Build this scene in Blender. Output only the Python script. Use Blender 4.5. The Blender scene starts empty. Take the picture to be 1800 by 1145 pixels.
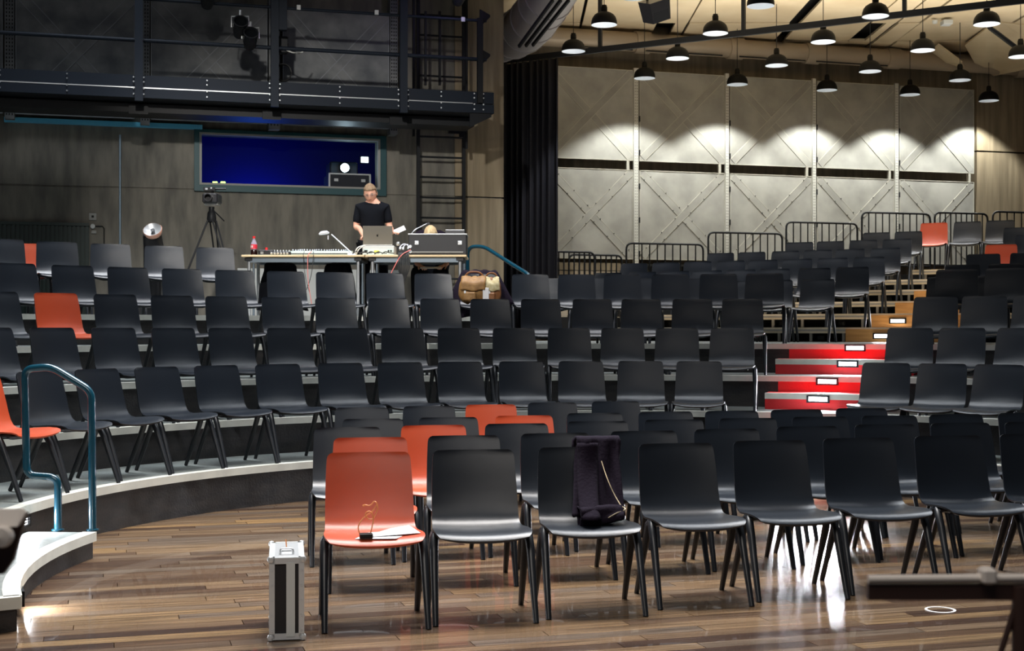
import bpy, math, random
from mathutils import Vector, Matrix
R_ = math.radians
rnd = random.Random(7)
S = bpy.context.scene
COL = S.collection
F, HY, ZC = 2400.0, 580.0, 1.45          # focal length in pixels, horizon row, eye height
# ------------------------------------------------------------------ camera, world, light
cam = bpy.data.cameras.new('camera'); co = bpy.data.objects.new('camera', cam); COL.objects.link(co)
co.location = (0, 0, ZC); co.rotation_euler = (R_(90), 0, 0)
cam.lens = F/1800*36; cam.sensor_width = 36; cam.shift_y = (HY-572.5)/1800
cam.clip_start = .05; cam.clip_end = 200
cam.dof.use_dof = True; cam.dof.focus_distance = 9.0; cam.dof.aperture_fstop = 7
S.camera = co
S.view_settings.view_transform = 'Standard'; S.view_settings.look = 'None'
S.view_settings.gamma = 1; S.view_settings.use_curve_mapping = False
S.view_settings.exposure = 0.0
w = bpy.data.worlds.new('world'); S.world = w; w.use_nodes = True
w.node_tree.nodes['Background'].inputs[0].default_value = (.80, .88, 1, 1)
w.node_tree.nodes['Background'].inputs[1].default_value = .06
def light(kind, name, loc, energy, color=(1,1,1), size=1, size_y=None, target=None, spot=None, blend=.3, soft=.05, spread=None):
    l = bpy.data.lights.new(name, kind); l.energy = energy; l.color = color
    if kind == 'AREA':
        l.shape = 'RECTANGLE' if size_y else 'SQUARE'; l.size = size
        if size_y: l.size_y = size_y
        if spread: l.spread = R_(spread)
    else: l.shadow_soft_size = soft
    if kind == 'SPOT': l.spot_size = R_(spot); l.spot_blend = blend
    o = bpy.data.objects.new(name, l); COL.objects.link(o); o.location = loc
    if target is not None:
        o.rotation_euler = (Vector(target)-Vector(loc)).to_track_quat('-Z', 'Y').to_euler()
    return o
light('AREA', 'overhead_house_light', (0.4, 13.6, 8.4), 2000, (.90,.95,1), 11, 5.0, target=(.4, 13.1, 0), spread=100)
light('AREA', 'floor_fill_light', (-0.6, 8.9, 7.6), 235, (1,.96,.92), 4, 1.6, target=(-.6, 8.0, 0), spread=75)  # fill added to brighten the floorboards, no fixture of its own
light('AREA', 'rear_fill_light', (-1.5, 15.4, 6.8), 150, (.95,.96,1), 6, 1, target=(-1.5, 16.2, 1.5), spread=80)  # added fill for the rear tiers and desk that the overhead light misses
light('AREA', 'front_fill_light', (-1.0, 1.0, 5.5), 90, (1,.93,.86), 4, 2, target=(0, 7, 0), spread=125)  # weak fill added from the front, not a known stage lamp
light('AREA', 'ceiling_fill_light', (5.5, 20.0, 4.2), 230, (1,.95,.87), 9, 4, target=(5.5, 20.9, 9), spread=100)  # unseen upward light added to brighten the ceiling boards
light('SPOT', 'wall_fill_spot', (-2.0, 6.0, 6.5), 3000, (1,.96,.90), target=(-2.3, 18.9, 2.3), spot=34, blend=.7, soft=.15)  # spot added to lift the left concrete wall and the standing person

# ------------------------------------------------------------------ helpers
def srgb(r, g, b):
    f = lambda c: (c/255/12.92 if c/255 <= .04045 else ((c/255+.055)/1.055)**2.4)
    return (f(r), f(g), f(b), 1)
def P(px, y, d): return Vector(((px-900)/F*d, d, ZC+(HY-y)/F*d))
MATS = {}
def mat(name, col, rough=.5, metal=0, col2=None, scale=(8,8,8), detail=4, bump=0, bscale=None, coat=0, emit=None, alpha=1, trans=0, pos=(.35,.65), rand=0, coord='Object', spec=.5, sheen=0):
    m = bpy.data.materials.new(name); m.use_nodes = True; n = m.node_tree.nodes; l = m.node_tree.links
    b = n['Principled BSDF']; b.inputs['Base Color'].default_value = col; b.inputs['Roughness'].default_value = rough
    b.inputs['Metallic'].default_value = metal; b.inputs['Coat Weight'].default_value = coat
    b.inputs['Specular IOR Level'].default_value = spec; b.inputs['Sheen Weight'].default_value = sheen
    if trans: b.inputs['Transmission Weight'].default_value = trans
    if alpha < 1: b.inputs['Alpha'].default_value = alpha
    if emit:
        b.inputs['Emission Color'].default_value = emit[0]; b.inputs['Emission Strength'].default_value = emit[1]
    tc = n.new('ShaderNodeTexCoord'); mp = n.new('ShaderNodeMapping'); l.new(tc.outputs[coord], mp.inputs[0])
    mp.inputs['Scale'].default_value = scale
    if rand or col2:
        nz = n.new('ShaderNodeTexNoise'); nz.noise_dimensions = '4D'; nz.inputs['Scale'].default_value = 1; nz.inputs['Detail'].default_value = detail
        l.new(mp.outputs[0], nz.inputs['Vector'])
        if rand:
            oi = n.new('ShaderNodeObjectInfo'); mm = n.new('ShaderNodeMath'); mm.operation = 'MULTIPLY'; mm.inputs[1].default_value = 60
            l.new(oi.outputs['Random'], mm.inputs[0]); l.new(mm.outputs[0], nz.inputs['W'])
        cr = n.new('ShaderNodeValToRGB'); cr.color_ramp.elements[0].position = pos[0]; cr.color_ramp.elements[1].position = pos[1]
        cr.color_ramp.elements[0].color = col; cr.color_ramp.elements[1].color = col2 or col
        l.new(nz.outputs['Fac'], cr.inputs[0]); out = cr.outputs[0]
        if rand:
            hs = n.new('ShaderNodeHueSaturation'); mr = n.new('ShaderNodeMapRange'); mr.inputs[3].default_value = 1-rand; mr.inputs[4].default_value = 1+rand
            l.new(oi.outputs['Random'], mr.inputs[0]); l.new(mr.outputs[0], hs.inputs['Value']); l.new(out, hs.inputs['Color']); out = hs.outputs[0]
        l.new(out, b.inputs['Base Color'])
    if bump:
        bs = bscale or scale
        mp2 = n.new('ShaderNodeMapping'); mp2.inputs['Scale'].default_value = bs; l.new(tc.outputs[coord], mp2.inputs[0])
        nz2 = n.new('ShaderNodeTexNoise'); nz2.inputs['Scale'].default_value = 1; nz2.inputs['Detail'].default_value = 3; l.new(mp2.outputs[0], nz2.inputs['Vector'])
        bp = n.new('ShaderNodeBump'); bp.inputs['Strength'].default_value = bump; bp.inputs['Distance'].default_value = .01
        l.new(nz2.outputs['Fac'], bp.inputs['Height']); l.new(bp.outputs[0], b.inputs['Normal'])
    MATS[name] = m; return m
class MB:
    def __init__(s): s.v = []; s.f = []
    def add(s, vs, fs):
        o = len(s.v); s.v += [tuple(v) for v in vs]; s.f += [tuple(i+o for i in f) for f in fs]; return s
    def box(s, c, sz, rz=0, M=None, taper=1):
        x, y, z = [a/2 for a in sz]; t = taper
        vs = [Vector(p) for p in ((-x,-y,-z),(x,-y,-z),(x,y,-z),(-x,y,-z),(-x*t,-y*t,z),(x*t,-y*t,z),(x*t,y*t,z),(-x*t,y*t,z))]
        m = M if M else Matrix.Rotation(rz, 3, 'Z'); c = Vector(c)
        return s.add([m@v+c for v in vs], [(0,3,2,1),(4,5,6,7),(0,1,5,4),(1,2,6,5),(2,3,7,6),(3,0,4,7)])
    def bbox(s, c, sz, b=.01, rz=0):
        # box with chamfered vertical and horizontal edges
        x, y, z = [a/2 for a in sz]; b = min(b, x*.9, y*.9, z*.9); rings = []
        for zz, i in ((-z, b), (-z+b, 0), (z-b, 0), (z, b)):
            X, Y = x-i, y-i; k = b
            rings.append([(-X+k,-Y,zz),(X-k,-Y,zz),(X,-Y+k,zz),(X,Y-k,zz),(X-k,Y,zz),(-X+k,Y,zz),(-X,Y-k,zz),(-X,-Y+k,zz)] if X > k and Y > k else [(-X,-Y,zz)]*2+[(X,-Y,zz)]*2+[(X,Y,zz)]*2+[(-X,Y,zz)]*2)
        m = Matrix.Rotation(rz, 3, 'Z'); c = Vector(c)
        vs = [m@Vector(p)+c for r in rings for p in r]; fs = [tuple(range(7,-1,-1)), tuple(range(24,32))]
        for r in range(3):
            for i in range(8): j = (i+1) % 8; fs.append((r*8+i, r*8+j, r*8+8+j, r*8+8+i))
        return s.add(vs, fs)
    def tube(s, pts, r, n=8, cap=True):
        pts = [Vector(p) for p in pts]; rs = r if isinstance(r, (list, tuple)) else [r]*len(pts); vs = []; fs = []
        up = None
        for i, p in enumerate(pts):
            t = (pts[min(i+1, len(pts)-1)]-pts[max(i-1, 0)]).normalized()
            if up is None: up = Vector((0,0,1)) if abs(t.z) < .9 else Vector((0,1,0))
            a = t.cross(up)
            if a.length < 1e-4: a = t.orthogonal()
            a.normalize(); b = a.cross(t).normalized(); up = b
            for k in range(n):
                an = 2*math.pi*k/n; vs.append(p+(a*math.cos(an)+b*math.sin(an))*rs[i])
        for i in range(len(pts)-1):
            for k in range(n):
                j = (k+1) % n; fs.append((i*n+k, i*n+j, (i+1)*n+j, (i+1)*n+k))
        if cap: fs += [tuple(range(n-1,-1,-1)), tuple(range((len(pts)-1)*n, len(pts)*n))]
        return s.add(vs, fs)
    def lathe(s, prof, c=(0,0,0), n=16, M=None):
        c = Vector(c); vs = []; fs = []; m = M or Matrix.Identity(3)
        for r, z in prof:
            for k in range(n): a = 2*math.pi*k/n; vs.append(m@Vector((r*math.cos(a), r*math.sin(a), z))+c)
        for i in range(len(prof)-1):
            for k in range(n): j = (k+1) % n; fs.append((i*n+k, i*n+j, (i+1)*n+j, (i+1)*n+k))
        return s.add(vs, fs)
    def prism(s, poly, z0, z1, M=None, c=(0,0,0)):
        n = len(poly); m = M or Matrix.Identity(3); c = Vector(c)
        vs = [m@Vector((x,y,z0))+c for x,y in poly]+[m@Vector((x,y,z1))+c for x,y in poly]
        return s.add(vs, [tuple(range(n-1,-1,-1)), tuple(range(n,2*n))]+[(i,(i+1)%n,(i+1)%n+n,i+n) for i in range(n)])
    def grid(s, fn, nu, nv):
        vs = [fn(i/nu, j/nv) for j in range(nv+1) for i in range(nu+1)]
        return s.add(vs, [(j*(nu+1)+i, j*(nu+1)+i+1, (j+1)*(nu+1)+i+1, (j+1)*(nu+1)+i) for j in range(nv) for i in range(nu)])
    def build(s, name, m, parent=None, smooth=False, keep=False):
        me = bpy.data.meshes.new(name); o = bpy.data.objects.new(name, me)
        if parent is not None:
            off = Vector((0,0,0)); q = parent
            while q: off += q.location; q = q.parent
        elif keep: off = Vector((0,0,0))
        else:
            xs, ys, zs = zip(*s.v); off = Vector(((min(xs)+max(xs))/2, (min(ys)+max(ys))/2, min(zs)))
        me.from_pydata([tuple(Vector(v)-off) for v in s.v], [], s.f)
        me.materials.append(MATS[m] if isinstance(m, str) else m)
        if smooth:
            me.polygons.foreach_set('use_smooth', [True]*len(me.polygons))
            if smooth != 'all': me.set_sharp_from_angle(angle=R_(50))
        me.update()
        COL.objects.link(o)
        if parent is not None: o.parent = parent
        elif not keep: o.location = off
        return o
def tag(o, label=None, cat=None, group=None, kind=None):
    if label: o['label'] = label
    if cat: o['category'] = cat
    if group: o['group'] = group
    if kind: o['kind'] = kind
    return o
def thing(name, label, cat, loc=(0,0,0), group=None):
    o = bpy.data.objects.new(name, None); COL.objects.link(o); o.location = loc; o.empty_display_size = .1
    return tag(o, label, cat, group)
def copy_tree(o, parent=None):
    c = o.copy(); COL.objects.link(c)
    if parent is not None: c.parent = parent
    for ch in KIDS.get(o.name, []): copy_tree(ch, c)
    return c
KIDS = {}
def index_kids():
    KIDS.clear()
    for o in bpy.data.objects:
        if o.parent: KIDS.setdefault(o.parent.name, []).append(o)
def solid(o, t):      # give a thin sheet real thickness
    md = o.modifiers.new('s', 'SOLIDIFY'); md.thickness = t; md.offset = 0; return o
def arc(c, r, a0, a1, n, ax, ay):
    c, ax, ay = Vector(c), Vector(ax), Vector(ay)
    return [c+ax*(r*math.cos(R_(a0+(a1-a0)*i/n)))+ay*(r*math.sin(R_(a0+(a1-a0)*i/n))) for i in range(n+1)]
def rounded(pts, r, n=4):
    pts = [Vector(p) for p in pts]; out = [pts[0]]
    for i in range(1, len(pts)-1):
        a, b, c = pts[i-1], pts[i], pts[i+1]; k = min(r, (a-b).length*.49, (c-b).length*.49)
        p0 = b+(a-b).normalized()*k; p1 = b+(c-b).normalized()*k
        for j in range(n+1):
            t = j/n; out.append(p0*(1-t)**2+b*2*t*(1-t)+p1*t*t)
    return out+[pts[-1]]
ORD = ['zeroth','first','second','third','fourth','fifth','sixth','seventh','eighth','ninth','tenth','eleventh','twelfth','thirteenth','fourteenth','fifteenth']

# ------------------------------------------------------------------ materials
mat('black_shell', (.0075,.011,.017,1), .32, bump=.12, bscale=(900,900,900))
mat('orange_shell', (.44,.060,.018,1), .36, bump=.12, bscale=(900,900,900))
mat('black_leg', (.009,.011,.015,1), .38)
def wood_mat(name, per_face):
    m = mat(name, (0,0,0,1), .27, bump=.08, bscale=(4,60,10), coat=.25); n = m.node_tree.nodes; l = m.node_tree.links; b = n['Principled BSDF']
    if per_face: src = n.new('ShaderNodeAttribute'); src.attribute_name = 'tone'; val = src.outputs['Fac']; tco = 'Object'
    else: src = n.new('ShaderNodeObjectInfo'); val = src.outputs['Random']
    cr = n.new('ShaderNodeValToRGB'); e = cr.color_ramp.elements; e[0].color = srgb(72,52,42); e[1].color = srgb(168,132,88)
    for p_, c_ in ((.2,(104,80,60)),(.42,(116,100,86)),(.62,(138,112,84)),(.8,(122,98,76)),(.97,(150,122,88))): q = e.new(p_); q.color = srgb(*c_)
    l.new(val, cr.inputs[0])
    tc = n.new('ShaderNodeTexCoord'); mp = n.new('ShaderNodeMapping'); l.new(tc.outputs['Object'], mp.inputs[0]); mp.inputs['Scale'].default_value = (1.6,38,1)
    if per_face: mp.inputs['Rotation'].default_value = (0,0,-R_(16.5)); mp.vector_type = 'TEXTURE'; mp.inputs['Rotation'].default_value = (0,0,R_(16.5)); mp.inputs['Scale'].default_value = (1/1.6,1/38,1)
    nz = n.new('ShaderNodeTexNoise'); nz.noise_dimensions = '4D'; nz.inputs['Scale'].default_value = 1; nz.inputs['Detail'].default_value = 8; nz.inputs['Roughness'].default_value = .65
    l.new(mp.outputs[0], nz.inputs['Vector']); mm = n.new('ShaderNodeMath'); mm.operation = 'MULTIPLY'; mm.inputs[1].default_value = 90; l.new(val, mm.inputs[0]); l.new(mm.outputs[0], nz.inputs['W'])
    g = n.new('ShaderNodeValToRGB'); g.color_ramp.elements[0].position = .36; g.color_ramp.elements[1].position = .62; g.color_ramp.elements[0].color = (.34,.32,.31,1); g.color_ramp.elements[1].color = (1.0,1.0,1.0,1)
    l.new(nz.outputs['Fac'], g.inputs[0]); mx = n.new('ShaderNodeMix'); mx.data_type = 'RGBA'; mx.blend_type = 'MULTIPLY'; mx.inputs[0].default_value = 1
    l.new(cr.outputs[0], mx.inputs[6]); l.new(g.outputs[0], mx.inputs[7]); l.new(mx.outputs[2], b.inputs['Base Color']); return m
wood_mat('wood_floor', False); wood_mat('wood_floor_joined', True)
mat('concrete_dark', srgb(92,90,84), .85, col2=srgb(124,120,110), scale=(7,7,1.6), detail=10, bump=.5, bscale=(14,14,1.2))
mat('concrete_warm', srgb(120,108,88), .85, col2=srgb(152,138,114), scale=(9,9,.7), detail=8, bump=.5, bscale=(14,14,1.2))
mat('sheet_metal', srgb(148,147,142), .6, metal=.1, col2=srgb(172,171,165), scale=(2.5,2.5,2.5), detail=7, rand=.04)
mat('sheet_shaded', srgb(84,88,92), .6, metal=.1, col2=srgb(126,128,128), scale=(3,3,3), detail=6)  # sheet_metal with the shade behind the gantry painted into its colour
mat('strap_metal', srgb(186,184,174), .5, metal=.15)
mat('strap_shaded', srgb(130,134,138), .5, metal=.1)  # strap_metal copy, darkened for the shade behind the gantry
mat('galvanised', srgb(205,205,198), .5, metal=.1)
mat('black_steel', (.010,.011,.013,1), .5, spec=.25)
mat('navy_steel', (.006,.011,.020,1), .6, spec=.25)
mat('silver', srgb(205,208,210), .35, metal=.7)
mat('bolt_metal', srgb(225,228,232), .3, metal=.6)
mat('tread_rubber', srgb(112,118,116), .42, col2=srgb(134,140,138), scale=(40,40,40), bump=.25, bscale=(60,60,60))
mat('riser_rubber', srgb(34,34,36), .5, bump=.3, bscale=(60,60,60), col2=srgb(50,47,46), scale=(5,5,20))
mat('nosing', srgb(205,205,196), .5, col2=srgb(222,222,212), scale=(6,6,6))
mat('red_riser', srgb(226,30,38), .45, bump=.2, bscale=(60,60,60))
mat('red_tread', srgb(226,50,52), .45)
mat('teal_paint', srgb(8,62,80), .25, coat=.4)
mat('teal_dark', srgb(12,66,72), .5)
mat('curtain_cloth', (.012,.012,.017,1), .7, spec=.3)
mat('ceiling_board', srgb(206,186,150), .8, col2=srgb(216,198,164), scale=(2,2,2), detail=6, rand=.03)
mat('slot_black', (.006,.006,.006,1), .8)
mat('duct_metal', srgb(176,160,138), .45, metal=.15)
mat('duct_grey', srgb(150,146,146), .4, metal=.35)
mat('plywood', srgb(190,130,68), .5, col2=srgb(212,154,88), scale=(3,3,30), detail=6)
mat('deck_wood', srgb(205,190,165), .5, col2=srgb(222,208,184), scale=(2,2,20))
mat('deck_metal', srgb(170,165,158), .45, metal=.4)
mat('lamp_black', (.006,.006,.006,1), .55, spec=.12)
mat('lamp_inner', srgb(225,230,235), .3, metal=.3)
mat('lamp_glow', (1,1,1,1), .5, emit=((1,.98,.94,1), 7))
mat('step_glow', (1,1,1,1), .5, emit=((.92,.95,1,1), 14))
mat('radiator_black', (.012,.013,.013,1), .5)
mat('radiator_green', srgb(12,38,34), .5)
mat('white_paint', srgb(196,200,198), .6)
mat('grey_panel', srgb(150,150,146), .7)
mat('skin', srgb(214,158,132), .55, col2=srgb(222,168,142), scale=(20,20,20))
mat('hair_grey', srgb(150,126,98), .8, col2=srgb(110,88,66), scale=(60,60,20))
mat('hair_blond', srgb(206,182,140), .8, col2=srgb(176,150,110), scale=(60,60,20))
mat('black_cloth', (.006,.007,.010,1), .9, spec=.1)
mat('navy_cloth', (.011,.0075,.015,1), .95, spec=.12, bump=.3, bscale=(60,60,60))
mat('laptop_metal', srgb(150,146,136), .4, metal=.6)
mat('beech', srgb(214,186,140), .45, col2=srgb(226,200,158), scale=(2,30,30))
mat('rail_grey', srgb(120,132,142), .4, metal=.5)
mat('paper', srgb(240,240,242), .7)
mat('case_black', (.012,.012,.014,1), .5)
mat('case_alu', srgb(214,218,220), .3, metal=.35)
mat('white_plastic', srgb(225,228,240), .35)
mat('black_plastic', (.012,.012,.014,1), .35)
mat('red_plastic', srgb(210,30,34), .4)
mat('cola', srgb(30,10,8), .15, coat=.3)
mat('clear_plastic', srgb(190,180,200), .1, alpha=.45)
mat('label_red', srgb(205,40,60), .5)
mat('cable_black', (.01,.01,.01,1), .5)
mat('cable_pink', srgb(224,120,112), .5)
mat('cable_white', srgb(225,225,220), .5)
mat('cord_orange', srgb(232,150,84), .5)
mat('leather_tan', srgb(128,92,48), .6, col2=srgb(160,120,68), scale=(14,14,14), bump=.3, bscale=(30,30,30))
mat('leather_brown', srgb(120,72,36), .6, col2=srgb(150,100,54), scale=(14,14,14))
mat('booth_wall', srgb(6,14,130), .9)  # blue light inside the booth is painted into the wall colour too
mat('booth_dark', (.01,.012,.02,1), .7)
mat('glass', (.02,.03,.04,1), .02, alpha=.06)
mat('lens_glow', (1,1,1,1), .3, emit=((.75,.92,1,1), 60))
mat('screen_glow', (1,1,1,1), .3, emit=((.8,.92,1,1), 4))
mat('led_green', (.6,1,.3,1), .3, emit=((.65,1,.25,1), 2.0))
mat('stage_glow', (1,1,1,1), .3, emit=((.72,.66,1,1), 40))
mat('brown_wood', srgb(62,42,36), .5)
mat('pale_edge', srgb(236,226,216), .5)
mat('brass_zip', srgb(170,156,130), .35, metal=.8)
mat('blue_rail_lit', srgb(96,190,228), .5)  # rail's blue raised so light on it is painted in despite the gantry shadow
mat('pipe_grey', srgb(130,150,165), .4, metal=.5)
mat('grey_plastic', srgb(196,214,210), .5)

# ------------------------------------------------------------------ setting: floor
CX, CY = 1.0, 8.5
fl = MB().box((0, 9, -.12), (30, 44, .2)).build('floor', 'brown_wood', keep=True); tag(fl, kind='structure')
TH = R_(16.5); ux, uy = math.cos(TH), math.sin(TH)
PW, PL = .11, 1.15
pm = MB().box((0,0,0), (PL-.004, PW-.003, .02)); pm = pm.build('plank', 'wood_floor', fl)
pm_mesh = pm.data; bpy.data.objects.remove(pm)
cnt = 0; rest = MB()
cands = []
for j in range(-14, 100):
    offs = rnd.random()*PL
    for i in range(-8, 14):
        u = i*PL+offs-5; v = 2.2+j*PW
        x = u*ux-v*uy+1.0; y = u*uy+v*ux
        d = y
        if d < 1.0: continue
        r = math.hypot(x-CX, y-CY)
        if r > 5.2 and y > 8.5: continue
        if y < 8.5 and abs(x-CX) > 5.4: continue
        px = 900+x/y*F; hw = PL/2/y*F
        vis = px+hw > 0 and px-hw < 1800 and y > 5.9
        cands.append((not vis, y, x))
cands.sort()
for nvis, y, x in cands:
    if not nvis and cnt < 298:
        o = bpy.data.objects.new('plank', pm_mesh); COL.objects.link(o); o.parent = fl
        o.location = (x, y, -.010); o.rotation_euler = (0,0,TH); cnt += 1
    else: rest.box((x, y, -.010), (PL-.004, PW-.003, .02), TH)
fb_ = tag(rest.build('floor_boards', 'wood_floor_joined', fl), kind='stuff')
at = fb_.data.attributes.new('tone', 'FLOAT', 'FACE'); tv = []
for k in range(len(fb_.data.polygons)//6): tv += [rnd.random()]*6
at.data.foreach_set('value', tv)

# ------------------------------------------------------------------ tiers
RT = [4.1, 4.95, 5.9, 7.0, 8.1]; HT = [.33, .65, .97, 1.29, 1.61]
def pol(R, a, z): return (CX+R*math.sin(R_(a)), CY+R*math.cos(R_(a)), z)
def ring(mb, r0, r1, a0, a1, z0, z1, step=3):
    n = max(1, int(round((a1-a0)/step))); f0 = r0 if callable(r0) else (lambda a: r0); f1 = r1 if callable(r1) else (lambda a: r1)
    vs = []; fs = []
    for i in range(n+1):
        a = a0+(a1-a0)*i/n
        vs += [pol(f0(a), a, z0), pol(f1(a), a, z0), pol(f1(a), a, z1), pol(f0(a), a, z1)]
    for i in range(n):
        o = i*4
        for k in range(4): fs.append((o+k, o+(k+1)%4, o+4+(k+1)%4, o+4+k))
    fs += [(3,2,1,0), (n*4, n*4+1, n*4+2, n*4+3)]
    return mb.add(vs, fs)
A0, A1 = -125, 82; AS0, AS1 = 17.3, 29.0
def tier(name, label, r0, r1, a0, a1, h, hlow, zbase, red=None, mats=('tread_rubber','riser_rubber','nosing')):
    mid = pol(r0 if not callable(r0) else r0(a0), (a0+a1)/2, 0)
    t = thing(name, label, 'step' if 'step' in name else 'seating tier', (mid[0], mid[1], zbase))
    f0 = r0 if callable(r0) else (lambda a: r0)
    ring(MB(), lambda a: f0(a)+.075, r1, a0, a1, h-.05, h).build('tread', mats[0], t)
    ring(MB(), lambda a: f0(a)-.012, lambda a: f0(a)+.075, a0, a1, h-.055, h+.003).build('nosing', mats[2], t)
    ring(MB(), lambda a: f0(a)+.012, lambda a: f0(a)+.05, a0, a1, hlow, h-.055).build('riser', mats[1], t)
    if red:
        n = tag(ring(MB(), lambda a: f0(a)+.004, lambda a: f0(a)+.012, red[0], red[1], hlow, h-.055).build('riser', 'red_riser', t), 'bright red stair riser')
    return t
for k in range(5):
    nm = ['lowest','second','third','fourth','highest'][k]
    if k < 3: tier('seating_tier', nm+' curved grey seating tier with a white nosing', RT[k], RT[k+1]+.06, A0, A1, HT[k], 0 if k == 0 else HT[k-1], 0, (AS0, AS1))
    elif k == 3:
        t = tier('seating_tier', 'fourth curved grey seating tier, level with the wide landing behind', RT[k], 8.16, A0, -8, HT[k], HT[k-1], 0)
        h = HT[3]
        ring(MB(), RT[k]+.075, lambda a: 11.3 if a < 3 else 14.6, -8, A1, h-.05, h).build('tread', 'tread_rubber', t)
        ring(MB(), RT[k]-.012, RT[k]+.075, -8, A1, h-.055, h+.003).build('nosing', 'nosing', t)
        ring(MB(), RT[k]+.012, RT[k]+.05, -8, A1, HT[2], h-.055).build('riser', 'riser_rubber', t)
        tag(ring(MB(), RT[k]+.004, RT[k]+.012, AS0, AS1, HT[2], h-.055).build('riser', 'red_riser', t), 'bright red stair riser')
    else:
        t = tier('seating_tier', 'highest curved tier carrying the control desk', RT[k], 11.45, A0, -8, HT[k], HT[k-1], 0)
        MB().box(pol(9.8, -8, 1.45), (.03, 3.3, .32), R_(8)).build('side_panel', 'riser_rubber', t)
# carcass under the tiers so that no gap looks through
hid = MB(); 
for k in range(5): ring(hid, RT[k]+.05, RT[k]+.09, A0, A1 if k < 4 else -8, 0, HT[k]-.05)
tag(hid.build('trim_1', 'riser_rubber', keep=True), kind='structure')
# half steps of the red staircase
for i, k in enumerate((0, 1, 2, 3)):
    low = 0 if k == 0 else HT[k-1]; h = (low+HT[k])/2
    t = tier('red_step', 'red half step climbing to the %s curved tier' % ['lowest','second','third','fourth'][k], RT[k]-.42, RT[k]-.014, AS0-.9, AS1, h, low, low, None, ('red_tread','red_riser','nosing'))
    t['group'] = 'red half steps of the aisle'
# left half step in front of the handrail
rl = lambda a: 3.65+.23*min(1, max(0, (-a-87.5)/32))
t = tier('side_step', 'low curved grey step beside the teal handrail on the left', rl, RT[0]-.014, -119.5, -87.5, .165, 0, 0)
ring(MB(), lambda a: rl(a)+.02, RT[0]-.02, -119.9, -119.5, 0, .16, 1).build('end_panel', 'riser_rubber', t)
ring(MB(), lambda a: rl(a)+.0, RT[0]-.02, -120.1, -119.2, .11, .168, 1).build('end_nosing', 'nosing', t)
ring(MB(), lambda a: rl(a)+.02, RT[0]-.02, -87.6, -87.2, 0, .16, 1).build('end_panel', 'riser_rubber', t)

def ray_circle(px, R, cx=CX, cy=CY):
    u = (px-900)/F; A = 1+u*u; B = -2*(u*cx+cy); C = cx*cx+cy*cy-R*R
    d = (-B+math.sqrt(B*B-4*A*C))/(2*A); return Vector((u*d, d, 0))

# ------------------------------------------------------------------ step lights
def step_light(loc, rz, label, watt=2.5, w=.225, h=.075):
    t = thing('step_light', label, 'step light', loc, 'louvred step lights on the stair risers')
    m = Matrix.Rotation(rz, 3, 'Z'); L = Vector(loc)
    b = MB(); 
    for c, s in (((0,0,h/2-.008),(w,.03,.016)), ((0,0,-h/2+.008),(w,.03,.016)), ((-w/2+.01,0,0),(.02,.03,h)), ((w/2-.01,0,0),(.02,.03,h))):
        b.box(m@Vector(c)+L, s, rz)
    b.build('frame', 'black_steel', t)
    MB().box(m@Vector((0,.006,0))+L, (w-.04,.01,h-.034), rz).build('lamp', 'step_glow', t)
    for z in (-.009, .009): MB().box(m@Vector((0,-.008,z))+L, (w-.024,.012,.0045), rz).build('louvre', 'black_steel', t)
    if watt:
        a = light('AREA', 'step_light_glow', L+m@Vector((0,-.03,0)), watt, (.90,.93,1), w-.03, h-.02)
        a.rotation_euler = (Vector((0,-1,-.25))).to_track_quat('-Z','Y').to_euler(); a.rotation_euler.rotate_axis('Y', 0)
        q = (m@Vector((0,-1,-.3))).to_track_quat('-Z','Y'); a.rotation_euler = q.to_euler()
for px, y, R, lab, wt in ((1438,702,5.48,'lit louvred step light on the red riser above the second tier',26),
        (1454,671,5.9,'lit step light on the red riser of the third tier',26),
        (1490,640,6.58,'lit step light on the red riser above the third tier',26),
        (1503,612,7.0,'topmost lit step light on a red riser',26),
        (1385,850,3.68,'step light on the lowest red step behind the floor chairs',26)):
    p = ray_circle(px, R-.018); a = math.atan2(p.x-CX, p.y-CY)
    step_light((p.x, p.y, ZC+(HY-y)/F*p.y), -a, lab, wt)
p = pol(rl(-113)-.006, -113, .085); step_light(p, R_(113), 'lit step light on the low side step at the left', 7)
p = pol(4.09, -88.5, .235); step_light(p, R_(88.5), 'lit step light on the tier above the side step', 7)

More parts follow.
